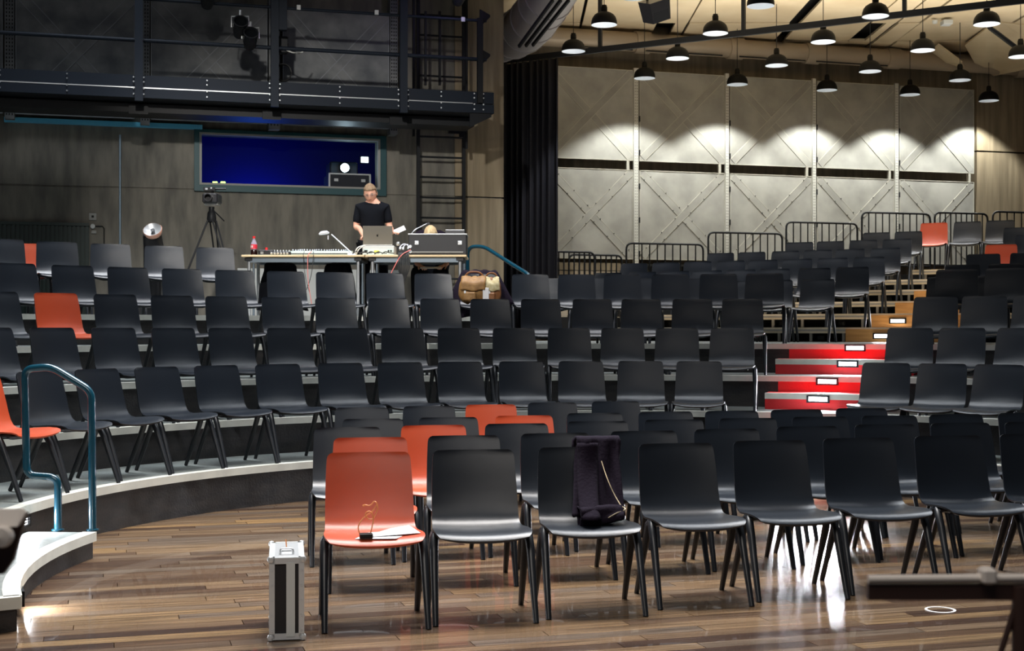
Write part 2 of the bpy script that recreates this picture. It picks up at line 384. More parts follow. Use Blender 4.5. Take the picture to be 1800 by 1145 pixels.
# ------------------------------------------------------------------ telescopic stand (right rear)
AX, LX = Vector((.5,.8660,0)), Vector((.8660,-.5,0))
TR = [(3.96,17.65,1.29),(4.59,18.4,1.48),(5.08,19.4,1.67),(5.6,20.45,1.86),(6.0,21.27,2.05),(6.46,22.25,2.24),(7.0,22.95,2.43)]
def line_px(px, p):
    u = (px-900)/F  # p + t*LX on ray
    t = (u*p.y-p.x)/(LX.x-u*LX.y); return p+LX*t
left_px = [0, 1030, 1090, 1225, 1370, 1500, 1600]
wood_px = {1:1487, 2:1531, 3:1574, 4:1607, 5:1640, 6:1668}
rzT = R_(-30)
for k in range(1, 7):
    x, y, h = TR[k]; p = Vector((x, y, 0))-AX*.75
    a = line_px(left_px[k], p); b = line_px(1960, p); nxt = (Vector(TR[k+1][:2]+(0,))-Vector((x,y,0))).dot(AX) if k < 6 else 1.0
    dep = nxt+.12
    t = thing('stand_deck', '%s raised deck of the straight rear seating stand, counted upward' % ORD[k], 'stand deck', (a+b)/2+Vector((0,0,h-.19)), 'decks of the rear seating stand')
    L = (b-a).length; c = (a+b)/2
    MB().box(c+AX*(dep/2)+Vector((0,0,h-.012)), (L, dep, .024), rzT).build('deck_board', 'deck_wood', t)
    MB().box(c+AX*.02+Vector((0,0,h-.036)), (L, .03, .024), rzT).build('edge_profile', 'deck_metal', t)
    MB().box(c+AX*.035+Vector((0,0,h-.062)), (L, .03, .026), rzT).build('edge_profile', 'deck_wood', t)
    n = int(L/.42)
    for i in range(n):
        q = a+(b-a)*((i+.5)/n)+AX*.12
        st = MB().box(q+Vector((0,0,h-.132)), (.035, .035, .115), rzT).build('strut', 'deck_metal', t)
        if i % 2: MB().box(q+LX*.12+AX*.05+Vector((0,0,h-.135)), (.09, .02, .05), rzT).build('bracket', 'black_steel', t)
    MB().box(c+AX*.5+Vector((0,0,h-.13)), (L, .02, .115), rzT).build('gap_shade', 'slot_black', t)  # black sheet paints the shade in the open gap under the deck
    w0 = line_px(wood_px[k], p); w1 = w0+LX*1.35
    MB().box((w0+w1)/2-AX*.008+Vector((0,0,h-.105)), ((w1-w0).length, .02, .165), rzT).build('riser', 'plywood', t)
    if k <= 2:
        q = w0+LX*(.55 if k == 1 else .5)-AX*.03
        px = {1:1550, 2:1578}[k]; q = line_px(px, p-AX*.03); q.z = h-(.11 if k == 1 else .10)
        step_light(q, rzT, 'lit step light on the %s plywood riser' % ('lowest','second')[k-1], 3)

# ------------------------------------------------------------------ walls
WA = Vector((-6.86, 18.3, 0)); WD = Vector((math.cos(R_(16)), math.sin(R_(16)), 0)); WN = Vector((WD.y, -WD.x, 0)); WR = R_(16)
def onplane(px, y, A, D, N, off=0):
    u = (px-900)/F; a = A+N*off; s = (u*a.y-a.x)/(D.x-u*D.y); q = a+D*s; q.z = ZC+(HY-y)/F*q.y; return q
def WL(px, y=580, off=0): return onplane(px, y, WA, WD, WN, off)
def sL(q): return (q-WA).dot(WD)
def slab(mb, A, D, N, s0, s1, z0, z1, t, front=0):
    c = A+D*((s0+s1)/2)-N*(t/2-front); c.z = (z0+z1)/2; return mb.box(c, (s1-s0, t, z1-z0), math.atan2(D.y, D.x))
e = sL(WL(882)); w0, w1 = sL(WL(350)), sL(WL(668)); JZ = 3.40; wz0, wz1 = 3.47, 4.20
mb = MB(); slab(mb, WA, WD, WN, -4, e, .5, JZ-.012, .4)
slab(mb, WA, WD, WN, -4, w0, JZ+.012, 9, .4); slab(mb, WA, WD, WN, w1, e, JZ+.012, 9, .4)
slab(mb, WA, WD, WN, w0, w1, JZ+.012, wz0, .4); slab(mb, WA, WD, WN, w0, w1, wz1, 9, .4); slab(mb, WA, WD, WN, -4, e, JZ-.02, JZ+.02, .38, -.02)
tag(mb.build('wall_left', 'concrete_dark', keep=True), kind='structure')
mb = MB(); slab(mb, WA, WD, WN, e-.72, e+.02, .5, JZ-.012, .5, .03); slab(mb, WA, WD, WN, e-.72, e+.02, JZ+.012, 9, .5, .03)
tag(mb.build('trim_2', 'concrete_warm', keep=True), kind='structure')
# right rear wall
VA = Vector((3.03, 24.5, 0)); TH2 = R_(16.5); VD = Vector((math.cos(TH2), math.sin(TH2), 0)); VN = Vector((VD.y, -VD.x, 0))
def VR(px, y=580, off=0): return onplane(px, y, VA, VD, VN, off)
def sR(q): return (q-VA).dot(VD)
mb = MB(); slab(mb, VA, VD, VN, -5, 14, .5, 4.93, .4, -.30); slab(mb, VA, VD, VN, -5, 14, 4.95, 7.4, .4, -.30)
tag(mb.build('wall_back', 'concrete_warm', keep=True), kind='structure')
s = sR(VR(1716)); mb = MB(); slab(mb, VA, VD, VN, s, s+1.12, .5, 4.87, .35, .02); slab(mb, VA, VD, VN, s, s+1.12, 4.90, 7.0, .35, .02)
slab(mb, VA, VD, VN, s+1.20, s+6, .5, 7.0, .25, .25)
tag(mb.build('trim_3', 'concrete_warm', keep=True), kind='structure')

def metal_panel(A, D, N, s0, s1, z0, z1, label, group, dark=False, rivets=True):  # dark picks the copies with shade painted into their colour
    W, H = s1-s0, z1-z0; c = A+D*((s0+s1)/2); rz = math.atan2(D.y, D.x)
    t = thing('metal_panel', label, 'wall panel', (c.x, c.y, z0), group)
    slab(MB(), A, D, N, s0, s1, z0, z1, .03).build('sheet', 'sheet_shaded' if dark else 'sheet_metal', t)
    fr = MB()
    for a, b, zz0, zz1 in ((s0, s0+.012, z0, z1), (s1-.012, s1, z0, z1), (s0, s1, z1-.012, z1), (s0, s1, z0, z0+.012)): slab(fr, A, D, N, a, b, zz0, zz1, .012, .008)
    fr.build('edge_fold', 'strap_shaded' if dark else 'strap_metal', t)
    Mr = Matrix.Rotation(rz, 3, 'Z'); L = math.hypot(W, H)*.93; an = math.atan2(H, W)
    rv = MB()
    for sg in (1, -1):
        M2 = Mr@Matrix.Rotation(-sg*an, 3, 'Y'); cc = c+N*(.004 if sg > 0 else .001); cc.z = (z0+z1)/2
        MB().box(cc, (L, .010, .115), M=M2).build('cross_strap', 'sheet_shaded' if dark else 'sheet_metal', t)
        for off in (-.062, .062): MB().box(cc+M2@Vector((0,0,off)), (L, .013, .010), M=M2).build('strap_edge', 'strap_shaded' if dark else 'strap_metal', t)  # paler edge colour paints in the light caught along the embossed cross
        if rivets:
            for f in (-.44, -.25, -.08, .08, .25, .44):
                for off in (-.062, .062): rv.box(cc+N*.008+M2@Vector((f*L+off*.4,0,off)), (.016,.01,.016), M=M2)
    if rivets: tag(rv.build('rivets', 'black_steel', t), kind='stuff')
    return t
pxs = [(962,1113),(1124,1274),(1283,1427),(1436,1572),(1581,1712)]
for i, (a, b) in enumerate(pxs):
    s0, s1 = sR(VR(a)), sR(VR(b)); 
    metal_panel(VA, VD, VN, s0, s1, 4.45, 6.06, 'upper cross-braced metal wall panel, %s from the black curtain' % ORD[i+1], 'metal panels on the rear wall', rivets=False)
    metal_panel(VA, VD, VN, s0, s1, 2.70, 4.29, 'lower cross-braced metal wall panel, %s from the black curtain' % ORD[i+1], 'metal panels on the rear wall')
    # open slot bracket
    q = VA+VD*(s1-.10)-VN*.02; MB().box((q.x, q.y, 4.37), (.05,.04,.17), TH2).build
    tb = MB().box((q.x, q.y, 4.37), (.05,.05,.16), TH2).build('panel_bracket', 'strap_metal')
    tag(tb, 'small pale bracket in the slot beside panel %s from the curtain' % ORD[i+1], 'bracket', 'brackets between the panel rows')
for i, (a, b) in enumerate(((1114,1122),(1275,1281),(1428,1434),(1573,1579))):
    s0, s1 = sR(VR(a)), sR(VR(b)); q = VA+VD*((s0+s1)/2)
    t = thing('perforated_post', 'perforated steel post %s from the curtain on the rear wall' % ORD[i+1], 'post', (q.x, q.y, 2.3), 'perforated posts on the rear wall')
    slab(MB(), VA, VD, VN, s0, s1, 2.3, 6.1, .05, .01).build('channel', 'galvanised', t)
    hb = MB()
    for j in range(70):
        for sgn in (.3, .7): slab(hb, VA, VD, VN, s0+(s1-s0)*sgn-.004, s0+(s1-s0)*sgn+.004, 2.4+j*.052, 2.414+j*.052, .01, .014)
    tag(hb.build('holes', 'slot_black', t), kind='stuff')
    for zz in (2.75, 3.35, 3.95, 4.55, 5.15):
        slab(MB(), VA, VD, VN, s1, s1+.03, zz, zz+.10, .06, .02).build('clamp', 'black_steel', t)
# left wall upper panels and posts
for i, (a, b) in enumerate(((-215,5),(27,237),(265,470),(497,684))):
    s0, s1 = sL(WL(a, off=.22)), sL(WL(b, off=.22))
    metal_panel(WA+WN*.22, WD, WN, s0, s1, 4.32, 5.98, 'shaded cross-braced panel behind the gantry, %s from the left' % ORD[i+1], 'shaded metal panels behind the gantry', True, False)
for i, (a, b) in enumerate(((8,25),(247,263),(473,492),(686,699))):
    s0, s1 = sL(WL(a, off=.24)), sL(WL(b, off=.24)); q = WA+WN*.24+WD*((s0+s1)/2)
    t = thing('perforated_post', 'shaded perforated post behind the gantry, %s from the left' % ORD[i+1], 'post', (q.x, q.y, 4.2), 'shaded perforated posts behind the gantry')
    slab(MB(), WA+WN*.24, WD, WN, s0, s1, 4.25, 6.6, .24, .0).build('channel', 'sheet_shaded', t)
    hb = MB()
    for j in range(46):
        for sgn in (.2, .5, .8): slab(hb, WA+WN*.24, WD, WN, s0+(s1-s0)*sgn-.007, s0+(s1-s0)*sgn+.007, 4.3+j*.05, 4.325+j*.05, .01, .005)
    tag(hb.build('holes', 'slot_black', t), kind='stuff')

# ------------------------------------------------------------------ ceiling, ducts
def ceil_pt(px, y, z=6.72): d = (z-ZC)*F/(HY-y); return Vector(((px-900)/F*d, d, z))
tag(MB().box((5, 22, 6.98), (18, 20, .1)).build('ceiling', 'slot_black', keep=True), kind='structure')
ceil = bpy.data.objects['ceiling']
cols = [(-.2,1.17),(1.22,2.5),(2.52,3.02),(3.06,4.78),(4.98,6.16),(6.18,6.60),(6.66,7.02),(7.06,8.6),(8.64,10.2)]
rows = [(17.6,20.2),(20.22,21.8),(21.82,23.5),(23.52,25.0),(25.02,27.2)]
gaps = {(2,3),(5,3),(3,2)}
for i, (x0, x1) in enumerate(cols):
    for j, (y0, y1) in enumerate(rows):
        dz = .010*((i*2+j) % 3)
        if (i, j) in ((2,3),): x0 = x0+.30
        if (i, j) in ((5,3),): x0 = x0+.28
        if (i, j) in ((4,1),): x1 = x1-.3
        MB().box(((x0+x1)/2, (y0+y1)/2, 6.75+dz), (x1-x0, y1-y0-.004, .04)).build('ceiling_board', 'ceiling_board', ceil)
        x0, x1 = cols[i]
def tri(p, th, name, lab):
    pts = [Vector(q) for q in p]; n = (pts[1]-pts[0]).cross(pts[2]-pts[0]).normalized()*th; k = len(pts)
    o = MB().add(pts+[q+n for q in pts], [tuple(range(k)), tuple(range(2*k-1,k-1,-1))]+[(i,i+k,(i+1)%k+k,(i+1)%k) for i in range(k)]).build(name, 'ceiling_board', ceil)
    if lab: o['label'] = lab
tri([ceil_pt(1610,112,6.72), ceil_pt(1648,78,6.66), ceil_pt(1690,110,6.35), ceil_pt(1700,135,6.45)], .03, 'ceiling_board', 'tilted triangular ceiling board')
tri([ceil_pt(1696,80,6.66), ceil_pt(1735,50,6.70), ceil_pt(1760,40,6.72), ceil_pt(1860,50,6.72), ceil_pt(1860,110,6.3), ceil_pt(1728,138,6.35)], .03, 'ceiling_board', 'tilted ceiling board near the corner')
b0 = ceil_pt(1739,48,6.5); b1 = ceil_pt(1792,88,6.3)
tag(MB().tube([b0,b1],.04,6).build('ceiling_bar','black_steel'), 'black diagonal bar under the tilted ceiling boards', 'bar')
# smoke detector box
q = ceil_pt(1664,36,6.70)
t = thing('ceiling_box', 'small pale box fixed under the ceiling boards', 'box', q-Vector((0,0,.08)))
MB().bbox(q-Vector((0,0,.04)), (.16,.2,.08), .01).build('body', 'white_paint', t); MB().lathe([(0,-.03),(.04,-.03),(.045,0),(.045,.02)], q+Vector((-.2,0,-.02))).build('sensor','white_paint',t,True)
# long round duct under the ceiling along the rear wall
d0 = VA+VD*(-3.0)+VN*.18; d1 = VA+VD*(6.9)+VN*.18; zc = 6.52
t = thing('wall_duct', 'long round pale duct running along the top of the rear wall', 'duct', (d0.x, d0.y, zc))
MB().tube([(d0.x,d0.y,zc),(d1.x,d1.y,zc)], .17, 16).build('pipe', 'duct_metal', t, True)
for px in (1128,1292,1426,1568):
    q = VR(px, 580, .18); MB().tube([(q.x-VD.x*.14,q.y-VD.y*.14,zc),(q.x+VD.x*.14,q.y+VD.y*.14,zc)], .195, 16).build('collar', 'duct_metal', t, True)
for k in range(4):
    pa = VR([1005,1136,1300,1435][k], 580, .3); pb = VR([1112,1270,1416,1560][k], 580, .3)
    MB().tube([(pa.x,pa.y,zc-.165),(pb.x,pb.y,zc-.165)], .012, 6).build('slot', 'slot_black', t)
q = [Vector((d1.x,d1.y,zc)), Vector((d1.x+.6,d1.y+.0,zc)), Vector((d1.x+1.4,d1.y-.5,zc+.05)), Vector((d1.x+2.0,d1.y-1.2,zc+.1))]
MB().tube(rounded(q,.8,6), .22, 16).build('bend', 'duct_metal', t, True)
# big duct, upper centre
dd = 20.5
path = rounded([P(1000,-62,18.4), P(966,-8,19.4), P(925,56,20.8), P(868,72,22.2), P(800,76,23)], 1.4, 8)
t = thing('large_duct', 'large round grey air duct bending above the black curtain', 'duct', path[0])
MB().tube(path, .36, 24).build('pipe', 'duct_grey', t, True)
for i in range(5, len(path)-3, 3):
    a, b = path[i], path[i]+(path[i+1]-path[i]).normalized()*.05
    MB().tube([a, b], .375, 24).build('seam', 'duct_grey', t, True)
for k in range(3):
    a = P(912+k*12, 82-k*1, 19.0); b = P(972+k*14, 0, 18.3)
    MB().box((a+b)/2, ((b-a).length, .03, .045), M=(b-a).to_track_quat('X','Z').to_matrix()).build('slot', 'slot_black', t)
# wall piece above the curtain (dark)
q0, q1 = ceil_pt(884,100), ceil_pt(985,100)
# ------------------------------------------------------------------ curtain rail + curtain
ra, rb = P(884,111,22.7), P(1860,-5,18.3)
ra = Vector((-.15, 22.6, 5.90)); rb = Vector((7.2, 18.36, 5.92))
t = thing('curtain_rail', 'black curtain rail rising across the view beneath the ceiling', 'rail', ra)
MB().box((ra+rb)/2, ((rb-ra).length, .05, .09), M=(rb-ra).to_track_quat('X','Z').to_matrix()).build('rail', 'black_steel', t)
for px in (1055,1307,1590):
    u = (px-900)/F; s_ = (u*ra.y-ra.x)/((rb-ra).x-u*(rb-ra).y); q = ra+(rb-ra)*s_
    MB().box((q.x,q.y,6.32), (.055,.055,.82), R_(-30)).build('hanger', 'black_steel', t)
n = 15; vs = []
cdir = Vector((.866,-.5,0)); c0 = Vector((-.30, 22.65, 0)); Lc = 1.22
def cur(i, j, nn=150):
    s_ = i*Lc; a = .055*math.sin(i*2*math.pi*10+.8*math.sin(i*17))*(.75+.25*j)
    return c0+cdir*s_+Vector((.5,.866,0))*a+Vector((0,0,1.30+(1-j)*4.54))
o = MB().grid(lambda i,j: cur(i,j), 140, 10).build('curtain', 'curtain_cloth', smooth='all'); solid(o, .006)
tag(o, 'tall black pleated curtain hanging beside the concrete wall', 'curtain')

# ------------------------------------------------------------------ pendants
def make_pendant():
    t = thing('pendant_lamp', 'x', 'pendant lamp', (0,0,0), 'black pendant lamps under the ceiling')
    MB().lathe([(.183,0),(.183,.03),(.180,.06),(.165,.105),(.135,.145),(.09,.172),(.045,.186),(.045,.255),(.038,.262),(.036,.28),(0,.282)], n=24).build('shade', 'lamp_black', t, True)
    MB().lathe([(.183,0),(.178,.002),(.176,.06),(.160,.10),(.128,.138),(.08,.163),(0,.17)], n=24).build('reflector', 'lamp_inner', t, True)
    MB().lathe([(0,.075),(.03,.085),(.04,.11),(.03,.14),(.015,.165)], n=10).build('bulb', 'lamp_glow', t, True)
    MB().tube([(0,0,.28),(0,0,1.06)], .006, 5).build('cord', 'black_steel', t)
    return t
pend = [(1062,44),(1008,90.5),(1133,138),(1191,103),(1257.5,59),(1296,149),(1337,11),(1365,115.5),(1447,74),(1539,29),(1453.5,159),(1529.5,126),(1622,89),(1599.5,167),(1687.5,141.5),(1734.5,43),(1738,177.5),(1794,100),(1115,-4)]
proto = make_pendant(); index_kids()
near_wall = {2:1,5:2,10:3,13:4,16:5}
order = sorted(range(len(pend)), key=lambda i: pend[i][0])
wallrow = 0
for n_, (px, y) in enumerate(pend):
    o = proto if n_ == 0 else copy_tree(proto)
    d = 4.3*F/(HY-y); o.location = ((px-900)/F*d, d, 5.75)
    r = order.index(n_)+1
    wd = ['','first','second','third','fourth','fifth','sixth','seventh','eighth','ninth','tenth','eleventh','twelfth','thirteenth','fourteenth','fifteenth','sixteenth','seventeenth','eighteenth','nineteenth'][r]
    if n_ in near_wall: o['label'] = 'black dome pendant lamp in the row nearest the panelled wall, %s from the curtain' % ORD[near_wall[n_]]
    else: o['label'] = 'black dome pendant lamp below the ceiling, %s of all from the left' % wd
    light('SPOT', 'pendant_light', (o.location.x, o.location.y, 5.77), 300 if n_ in near_wall else 170, (.97,.98,.91) if n_ in near_wall else (.93,.96,1), target=(o.location.x, o.location.y, 0), spot=108 if n_ in near_wall else 80, blend=.35, soft=.04)
# loudspeaker hanging from the ceiling
q = P(1152,18,19.5)
t = thing('hanging_speaker', 'black loudspeaker hung under the ceiling, pointing down', 'loudspeaker', q)
M3 = Matrix.Rotation(R_(-12),3,'Y')@Matrix.Rotation(R_(25),3,'X')@Matrix.Rotation(R_(25),3,'Z')
MB().box(q, (.30,.26,.30), M=M3, taper=1.15).build('cabinet', 'black_plastic', t)
MB().box(q+M3@Vector((0,-.135,-.01)), (.26,.01,.26), M=M3).build('grille', 'black_steel', t)
MB().tube([q+Vector((-.1,0,.1)), q+Vector((-.16,0,.3)), q+Vector((-.1,0,1.1))], .02, 6).build('bracket', 'black_steel', t)

# ------------------------------------------------------------------ gantry / catwalk, upper left
GO = 1.55   # distance in front of the left wall
def G(px, y=580, off=GO): return WL(px, y, off)
GA = WA+WN*GO
def sG(px): q = G(px); return (q-GA).dot(WD)
t = thing('gantry', 'dark blue steel lighting gantry across the upper concrete wall', 'gantry', (GA.x+2, GA.y, 4.5))
z_t, z_m, z_b = G(868,163).z, G(868,183).z, G(868,200).z
sA, sE = sG(-160), sG(868)
slab(MB(), GA, WD, WN, sA, sE, z_m, z_t, .04).build('upper_board', 'navy_steel', t)
slab(MB(), GA, WD, WN, sA, sE, z_b, z_m-.012, .04, .012).build('lower_board', 'navy_steel', t)
slab(MB(), GA, WD, WN, sA, sE-.3, z_m-.012, z_m, .06, .016).build('seam_strip', 'silver', t)
slab(MB(), GA, WD, WN, sA, sG(845), z_b-.13, z_b-.02, .5, -.35).build('under_beam', 'black_steel', t)
slab(MB(), GA, WD, WN, sA, sG(862), z_b, z_b+.03, .9, -.03).build('walkway', 'black_steel', t)
slab(MB(), GA, WD, WN, sE-.03, sE, z_b, z_t, 1.0, -.04).build('end_board', 'navy_steel', t)
bl = [0, 118, 235, 253, 364, 474, 492, 597, 700, 717, 775, 833, 849]
for px in bl:
    for f in (.90, .70, .40, .16):
        q = GA+WD*sG(px+.01)+WN*.022; q.z = z_b+(z_t-z_b)*f
        b = MB().lathe([(0,-.006),(.011,-.004),(.011,.006)], q, 6, Matrix.Rotation(R_(90),3,'X')).build('bolt', 'bolt_metal', t)
for px in (244, 482, 708):
    q = GA+WD*sG(px)+WN*.05; MB().box((q.x,q.y,z_b+1.2), (.10,.07,2.5), WR).build('upright', 'navy_steel', t)
    slab(MB(), GA, WD, WN, sG(px)-.12, sG(px)+.12, z_b-.16, z_b-.04, .03, -.3).build('bracket_plate', 'black_steel', t)
q = GA+WD*sG(843)+WN*.02; MB().box((q.x,q.y,z_t+.42), (.075,.06,1.15), WR).build('upright', 'black_steel', t)
for y, r in ((53,.026),(1,.02)):
    a, b = G(0,y,GO-.02), G(868,{53:108,1:40}[y],GO-.02)
    za = G(860,{53:106,1:38}[y],GO-.02).z
    pa = GA+WD*sA; pb = GA+WD*sG(855); MB().tube([(pa.x,pa.y,za),(pb.x,pb.y,za)], r, 8).build('hand_rail', 'navy_steel', t, True)
for y in (35, 104):
    q = G(846,y); b0_ = q-WD*.02; M4 = Matrix.Rotation(WR,3,'Z')@Matrix.Rotation(R_(90),3,'X')
    MB().prism([(0,-.10),(.14,.04),(.14,.07),(0,.14)], -.02, .02, M4, b0_).build('end_bracket', 'black_steel', t)
q = G(843,208); MB().prism([(-.14,-.13),(.16,.02),(.16,.06),(-.14,.06)], -.02,.02, Matrix.Rotation(WR,3,'Z')@Matrix.Rotation(R_(90),3,'X'), q).build('end_bracket','black_steel',t)
q = G(493,25); MB().box((q.x,q.y,q.z), (.16,.10,.42), WR).build('junction_box', 'navy_steel', t)
for px, y in ((525,13),(662,22),(814,34)):
    q = G(px,y,GO+.03); MB().box(q, (.05,.02,.06), WR).build('tag_plate', 'white_paint', t)
# lamps clamped on the gantry
def stage_lamp(px, y, label, lit=False, rot=0):
    q = G(px,y,GO+.12)
    t = thing('stage_lamp', label, 'stage lamp', q, 'stage lamps on the gantry')
    M = Matrix.Rotation(WR+rot,3,'Z')@Matrix.Rotation(R_(60),3,'X')
    MB().lathe([(0,-.16),(.07,-.15),(.09,-.05),(.09,.1),(.10,.12),(.085,.12),(.08,.09)], q, 14, M).build('housing', 'black_steel', t, True)
    MB().lathe([(0,.10),(.08,.10)], q, 14, M).build('lens', 'stage_glow' if lit else 'glass', t)
    MB().tube([q+Vector((-.11,0,0)), q+Vector((-.11,0,.14)), q+Vector((.11,0,.14)), q+Vector((.11,0,0))], .01, 5).build('yoke', 'silver', t)
    MB().tube([q+Vector((0,0,.14)), q+Vector((0,.02,.22))], .016, 6).build('clamp', 'silver', t)
stage_lamp(422, 48, 'small black stage lamp on the gantry left of the middle upright')
stage_lamp(365, -4, 'stage lamp half out of view above the gantry left part')
stage_lamp(440, 68, 'black stage lamp lower on the gantry, close to the middle upright')
q = G(808,-6,GO+.2)
stage_lamp(808, -9, 'lit violet-white stage lamp above the ladder', True, 0)
light('POINT', 'violet_lamp_glow', q+Vector((0,-.25,-.02)), 6, (.6,.5,1), soft=.06)
a = G(495,80,GO-.4)
t = thing('motor_box', 'small dark motor box with a pale cable behind the gantry rail', 'motor', a)
MB().bbox(a, (.16,.14,.22), .01, WR).build('housing','black_steel',t)
MB().tube(rounded([a+Vector((.04,-.1,-.06)), a+Vector((.16,-.1,-.12)), a+Vector((.28,-.1,-.13)), a+Vector((.33,-.1,-.05))],.08), .009, 6).build('cable','cable_white',t,True)
# cable loops
for px, y, lab in ((497,127,'coiled black cable hanging behind the gantry'),):
    q = G(px,y,GO-.3); tag(MB().tube([q+Vector((.11*math.cos(k/4),.01*k/10,.11*math.sin(k/4))) for k in range(60)], .01, 5).build('cable_coil','cable_black',smooth=True), lab, 'cable')
# blue rail below the panels
s0, s1 = sL(WL(8)), sL(WL(355)); z = WL(355,225).z
mbx = MB(); slab(mbx, WA, WD, WN, s0, s1, z-.03, z+.03, .1, .1)
tag(mbx.build('sliding_rail', 'blue_rail_lit'), 'bright-lit blue metal rail on the wall left of the window', 'rail')
mbx = MB(); q0 = WL(211,237,.06); q1 = WL(211,560,.06); mbx.tube([(q0.x,q0.y,1.62),(q0.x,q0.y,q0.z)], .016, 8)
tag(mbx.build('wall_pipe', 'pipe_grey', smooth=True), 'thin grey vertical pipe on the concrete wall', 'pipe')
# ladder
lo = .22
a = WL(735,580,lo); b = WL(815,580,lo)
t = thing('wall_ladder', 'tall black steel ladder fixed to the concrete wall', 'ladder', (a.x,a.y,1.62))
for q in (a, b): MB().box((q.x,q.y,4.3), (.045,.05,5.36), WR).build('rail', 'black_steel', t)
z0 = WL(775,383.5,lo).z
for k in range(-6, 13):
    z = z0+k*.2925*1.0
    if z > 6.9 or z < 1.7: continue
    MB().tube([(a.x,a.y,z),(b.x,b.y,z)], .016, 6).build('rung', 'black_steel', t, True)
for z in (2.4, 4.6, 6.3):
    for q in (a, b): MB().box(Vector((q.x,q.y,z))-WN*(lo/2), (.03,lo,.03), WR).build('wall_bracket', 'black_steel', t)
for px, y0, y1, lab in ((727,240,-20,'thin black conduit left of the ladder'),(748,150,20,'inner left conduit of the ladder cage'),(773,150,20,'inner right conduit of the ladder cage'),(820,262,-20,'black conduit right of the ladder')):
    q = WL(px,y0,.5); q2 = WL(px,y1,.5)
    tag(MB().box((q.x,q.y,(q.z+q2.z)/2), (.03,.04,q2.z-q.z), WR).build('conduit','black_steel'), lab, 'conduit', 'conduits beside the ladder')
q = WL(801,232,.35); tag(MB().box(q,(.22,.05,.05),WR).box(q+Vector((.08,0,-.02)),(.05,.06,.12),WR).build('ladder_clamp','black_steel'),'black clamp block on the ladder under the gantry','clamp')

# ------------------------------------------------------------------ control booth window
w_t = thing('booth_window', 'long dark green framed window of the projection booth', 'window', WL(510,345,.02))
so0, so1 = sL(WL(341)), sL(WL(678)); zo0, zo1 = 3.38, WL(510,234).z
for (a, b, z0_, z1_) in ((so0,w0,zo0,zo1),(w1,so1,zo0,zo1),(w0,w1,wz1,zo1),(w0,w1,zo0,wz0)):
    slab(MB(), WA, WD, WN, a, b, z0_, z1_, .10, .06).build('frame', 'teal_dark', w_t)
for (a, b, z0_, z1_) in ((w0,w0+.035,wz0,wz1),(w1-.035,w1,wz0,wz1),(w0,w1,wz1-.03,wz1),(w0,w1,wz0,wz0+.03)):
    slab(MB(), WA, WD, WN, a, b, z0_, z1_, .06, .03).build('glazing_bead', 'grey_panel', w_t)
slab(MB(), WA, WD, WN, w0+.03, w1-.03, wz0+.03, wz1-.03, .008, -.06).build('pane', 'glass', w_t)
# booth room behind the window
BA = WA-WN*.42
mbx = MB(); B1 = 2.2
def bslab(m_, s0, s1, z0_, z1_, n0, n1):
    c = WA-WN*((n0+n1)/2)+WD*((s0+s1)/2); c.z = (z0_+z1_)/2; m_.box(c, (s1-s0, n1-n0, z1_-z0_), WR)
bslab(mbx, w0-.5, w1+.5, 3.0, 5.2, .42+B1, .5+B1); bslab(mbx, w0-.58, w0-.5, 3.0, 5.2, .42, .5+B1); bslab(mbx, w1+.5, w1+.58, 3.0, 5.2, .42, .5+B1)
bslab(mbx, w0-.5, w1+.5, 2.95, 3.0, .42, .5+B1); bslab(mbx, w0-.5, w1+.5, 5.2, 5.25, .42, .5+B1)
tag(mbx.build('wall_booth', 'booth_wall', keep=True), kind='structure')
bl_ = light('POINT', 'booth_blue_light', WA-WN*2.1+WD*((w0+w1)/2-.3)+Vector((0,0,3.2)), 26, (.03,.16,1), soft=.3)
# projector
q = WL(605,296,-.75)
t = thing('projector', 'projector shining through the booth window', 'projector', q-Vector((0,0,.14)))
MB().bbox(q+WN*-.22+Vector((0,0,0)), (.42,.4,.20), .02, WR).build('body', 'booth_dark', t)
ML = Matrix.Rotation(WR,3,'Z')@Matrix.Rotation(R_(90),3,'X')
MB().lathe([(.075,.0),(.075,.10),(.065,.10),(.06,.06)], q+WN*-.02, 18, ML).build('lens_barrel','black_steel',t,True)
MB().lathe([(0,.05),(.058,.05)], q+WN*-.02, 18, ML).build('lens','lens_glow',t)
light('POINT', 'projector_glow', q+WN*.22, 2, (.35,.75,1), soft=.06)
q = WL(610,325,-.7); tb = thing('booth_flight_case', 'silver-edged equipment case under the projector in the booth', 'flight case', q-Vector((0,0,.25)))
MB().bbox(q-Vector((0,0,.03)), (.62,.5,.32), .01, WR).build('body','booth_dark',tb)
for sx in (-.30,.30): MB().box(q+WD*sx+WN*.25-Vector((0,0,.03)), (.025,.02,.33), WR).build('edge_profile','case_alu',tb)
MB().box(q+WN*.25+Vector((0,0,.13)), (.62,.02,.02), WR).build('edge_profile','case_alu',tb)
for sx in (-.2,.2): MB().box(q+WD*sx+WN*.255+Vector((0,0,.04)), (.06,.01,.04), WR).build('latch','case_alu',tb)
q = WL(641,281,-.9); t = thing('booth_monitor', 'small glowing monitor right of the projector in the booth', 'monitor', q-Vector((0,0,.06)))
MB().box(q-WN*.02, (.14,.03,.11), WR).build('casing','booth_dark',t); MB().box(q, (.11,.004,.085), WR).build('screen','screen_glow',t)
for px, lab in ((378,'left green signal lamp at the lower booth window corner'),(392,'right green signal lamp at the lower booth window corner')):
    q = WL(px,321,-.5); tag(MB().bbox(q,(.07,.03,.03),.006,WR).build('signal_lamp','led_green'),lab,'signal lamp','green signal lamps')

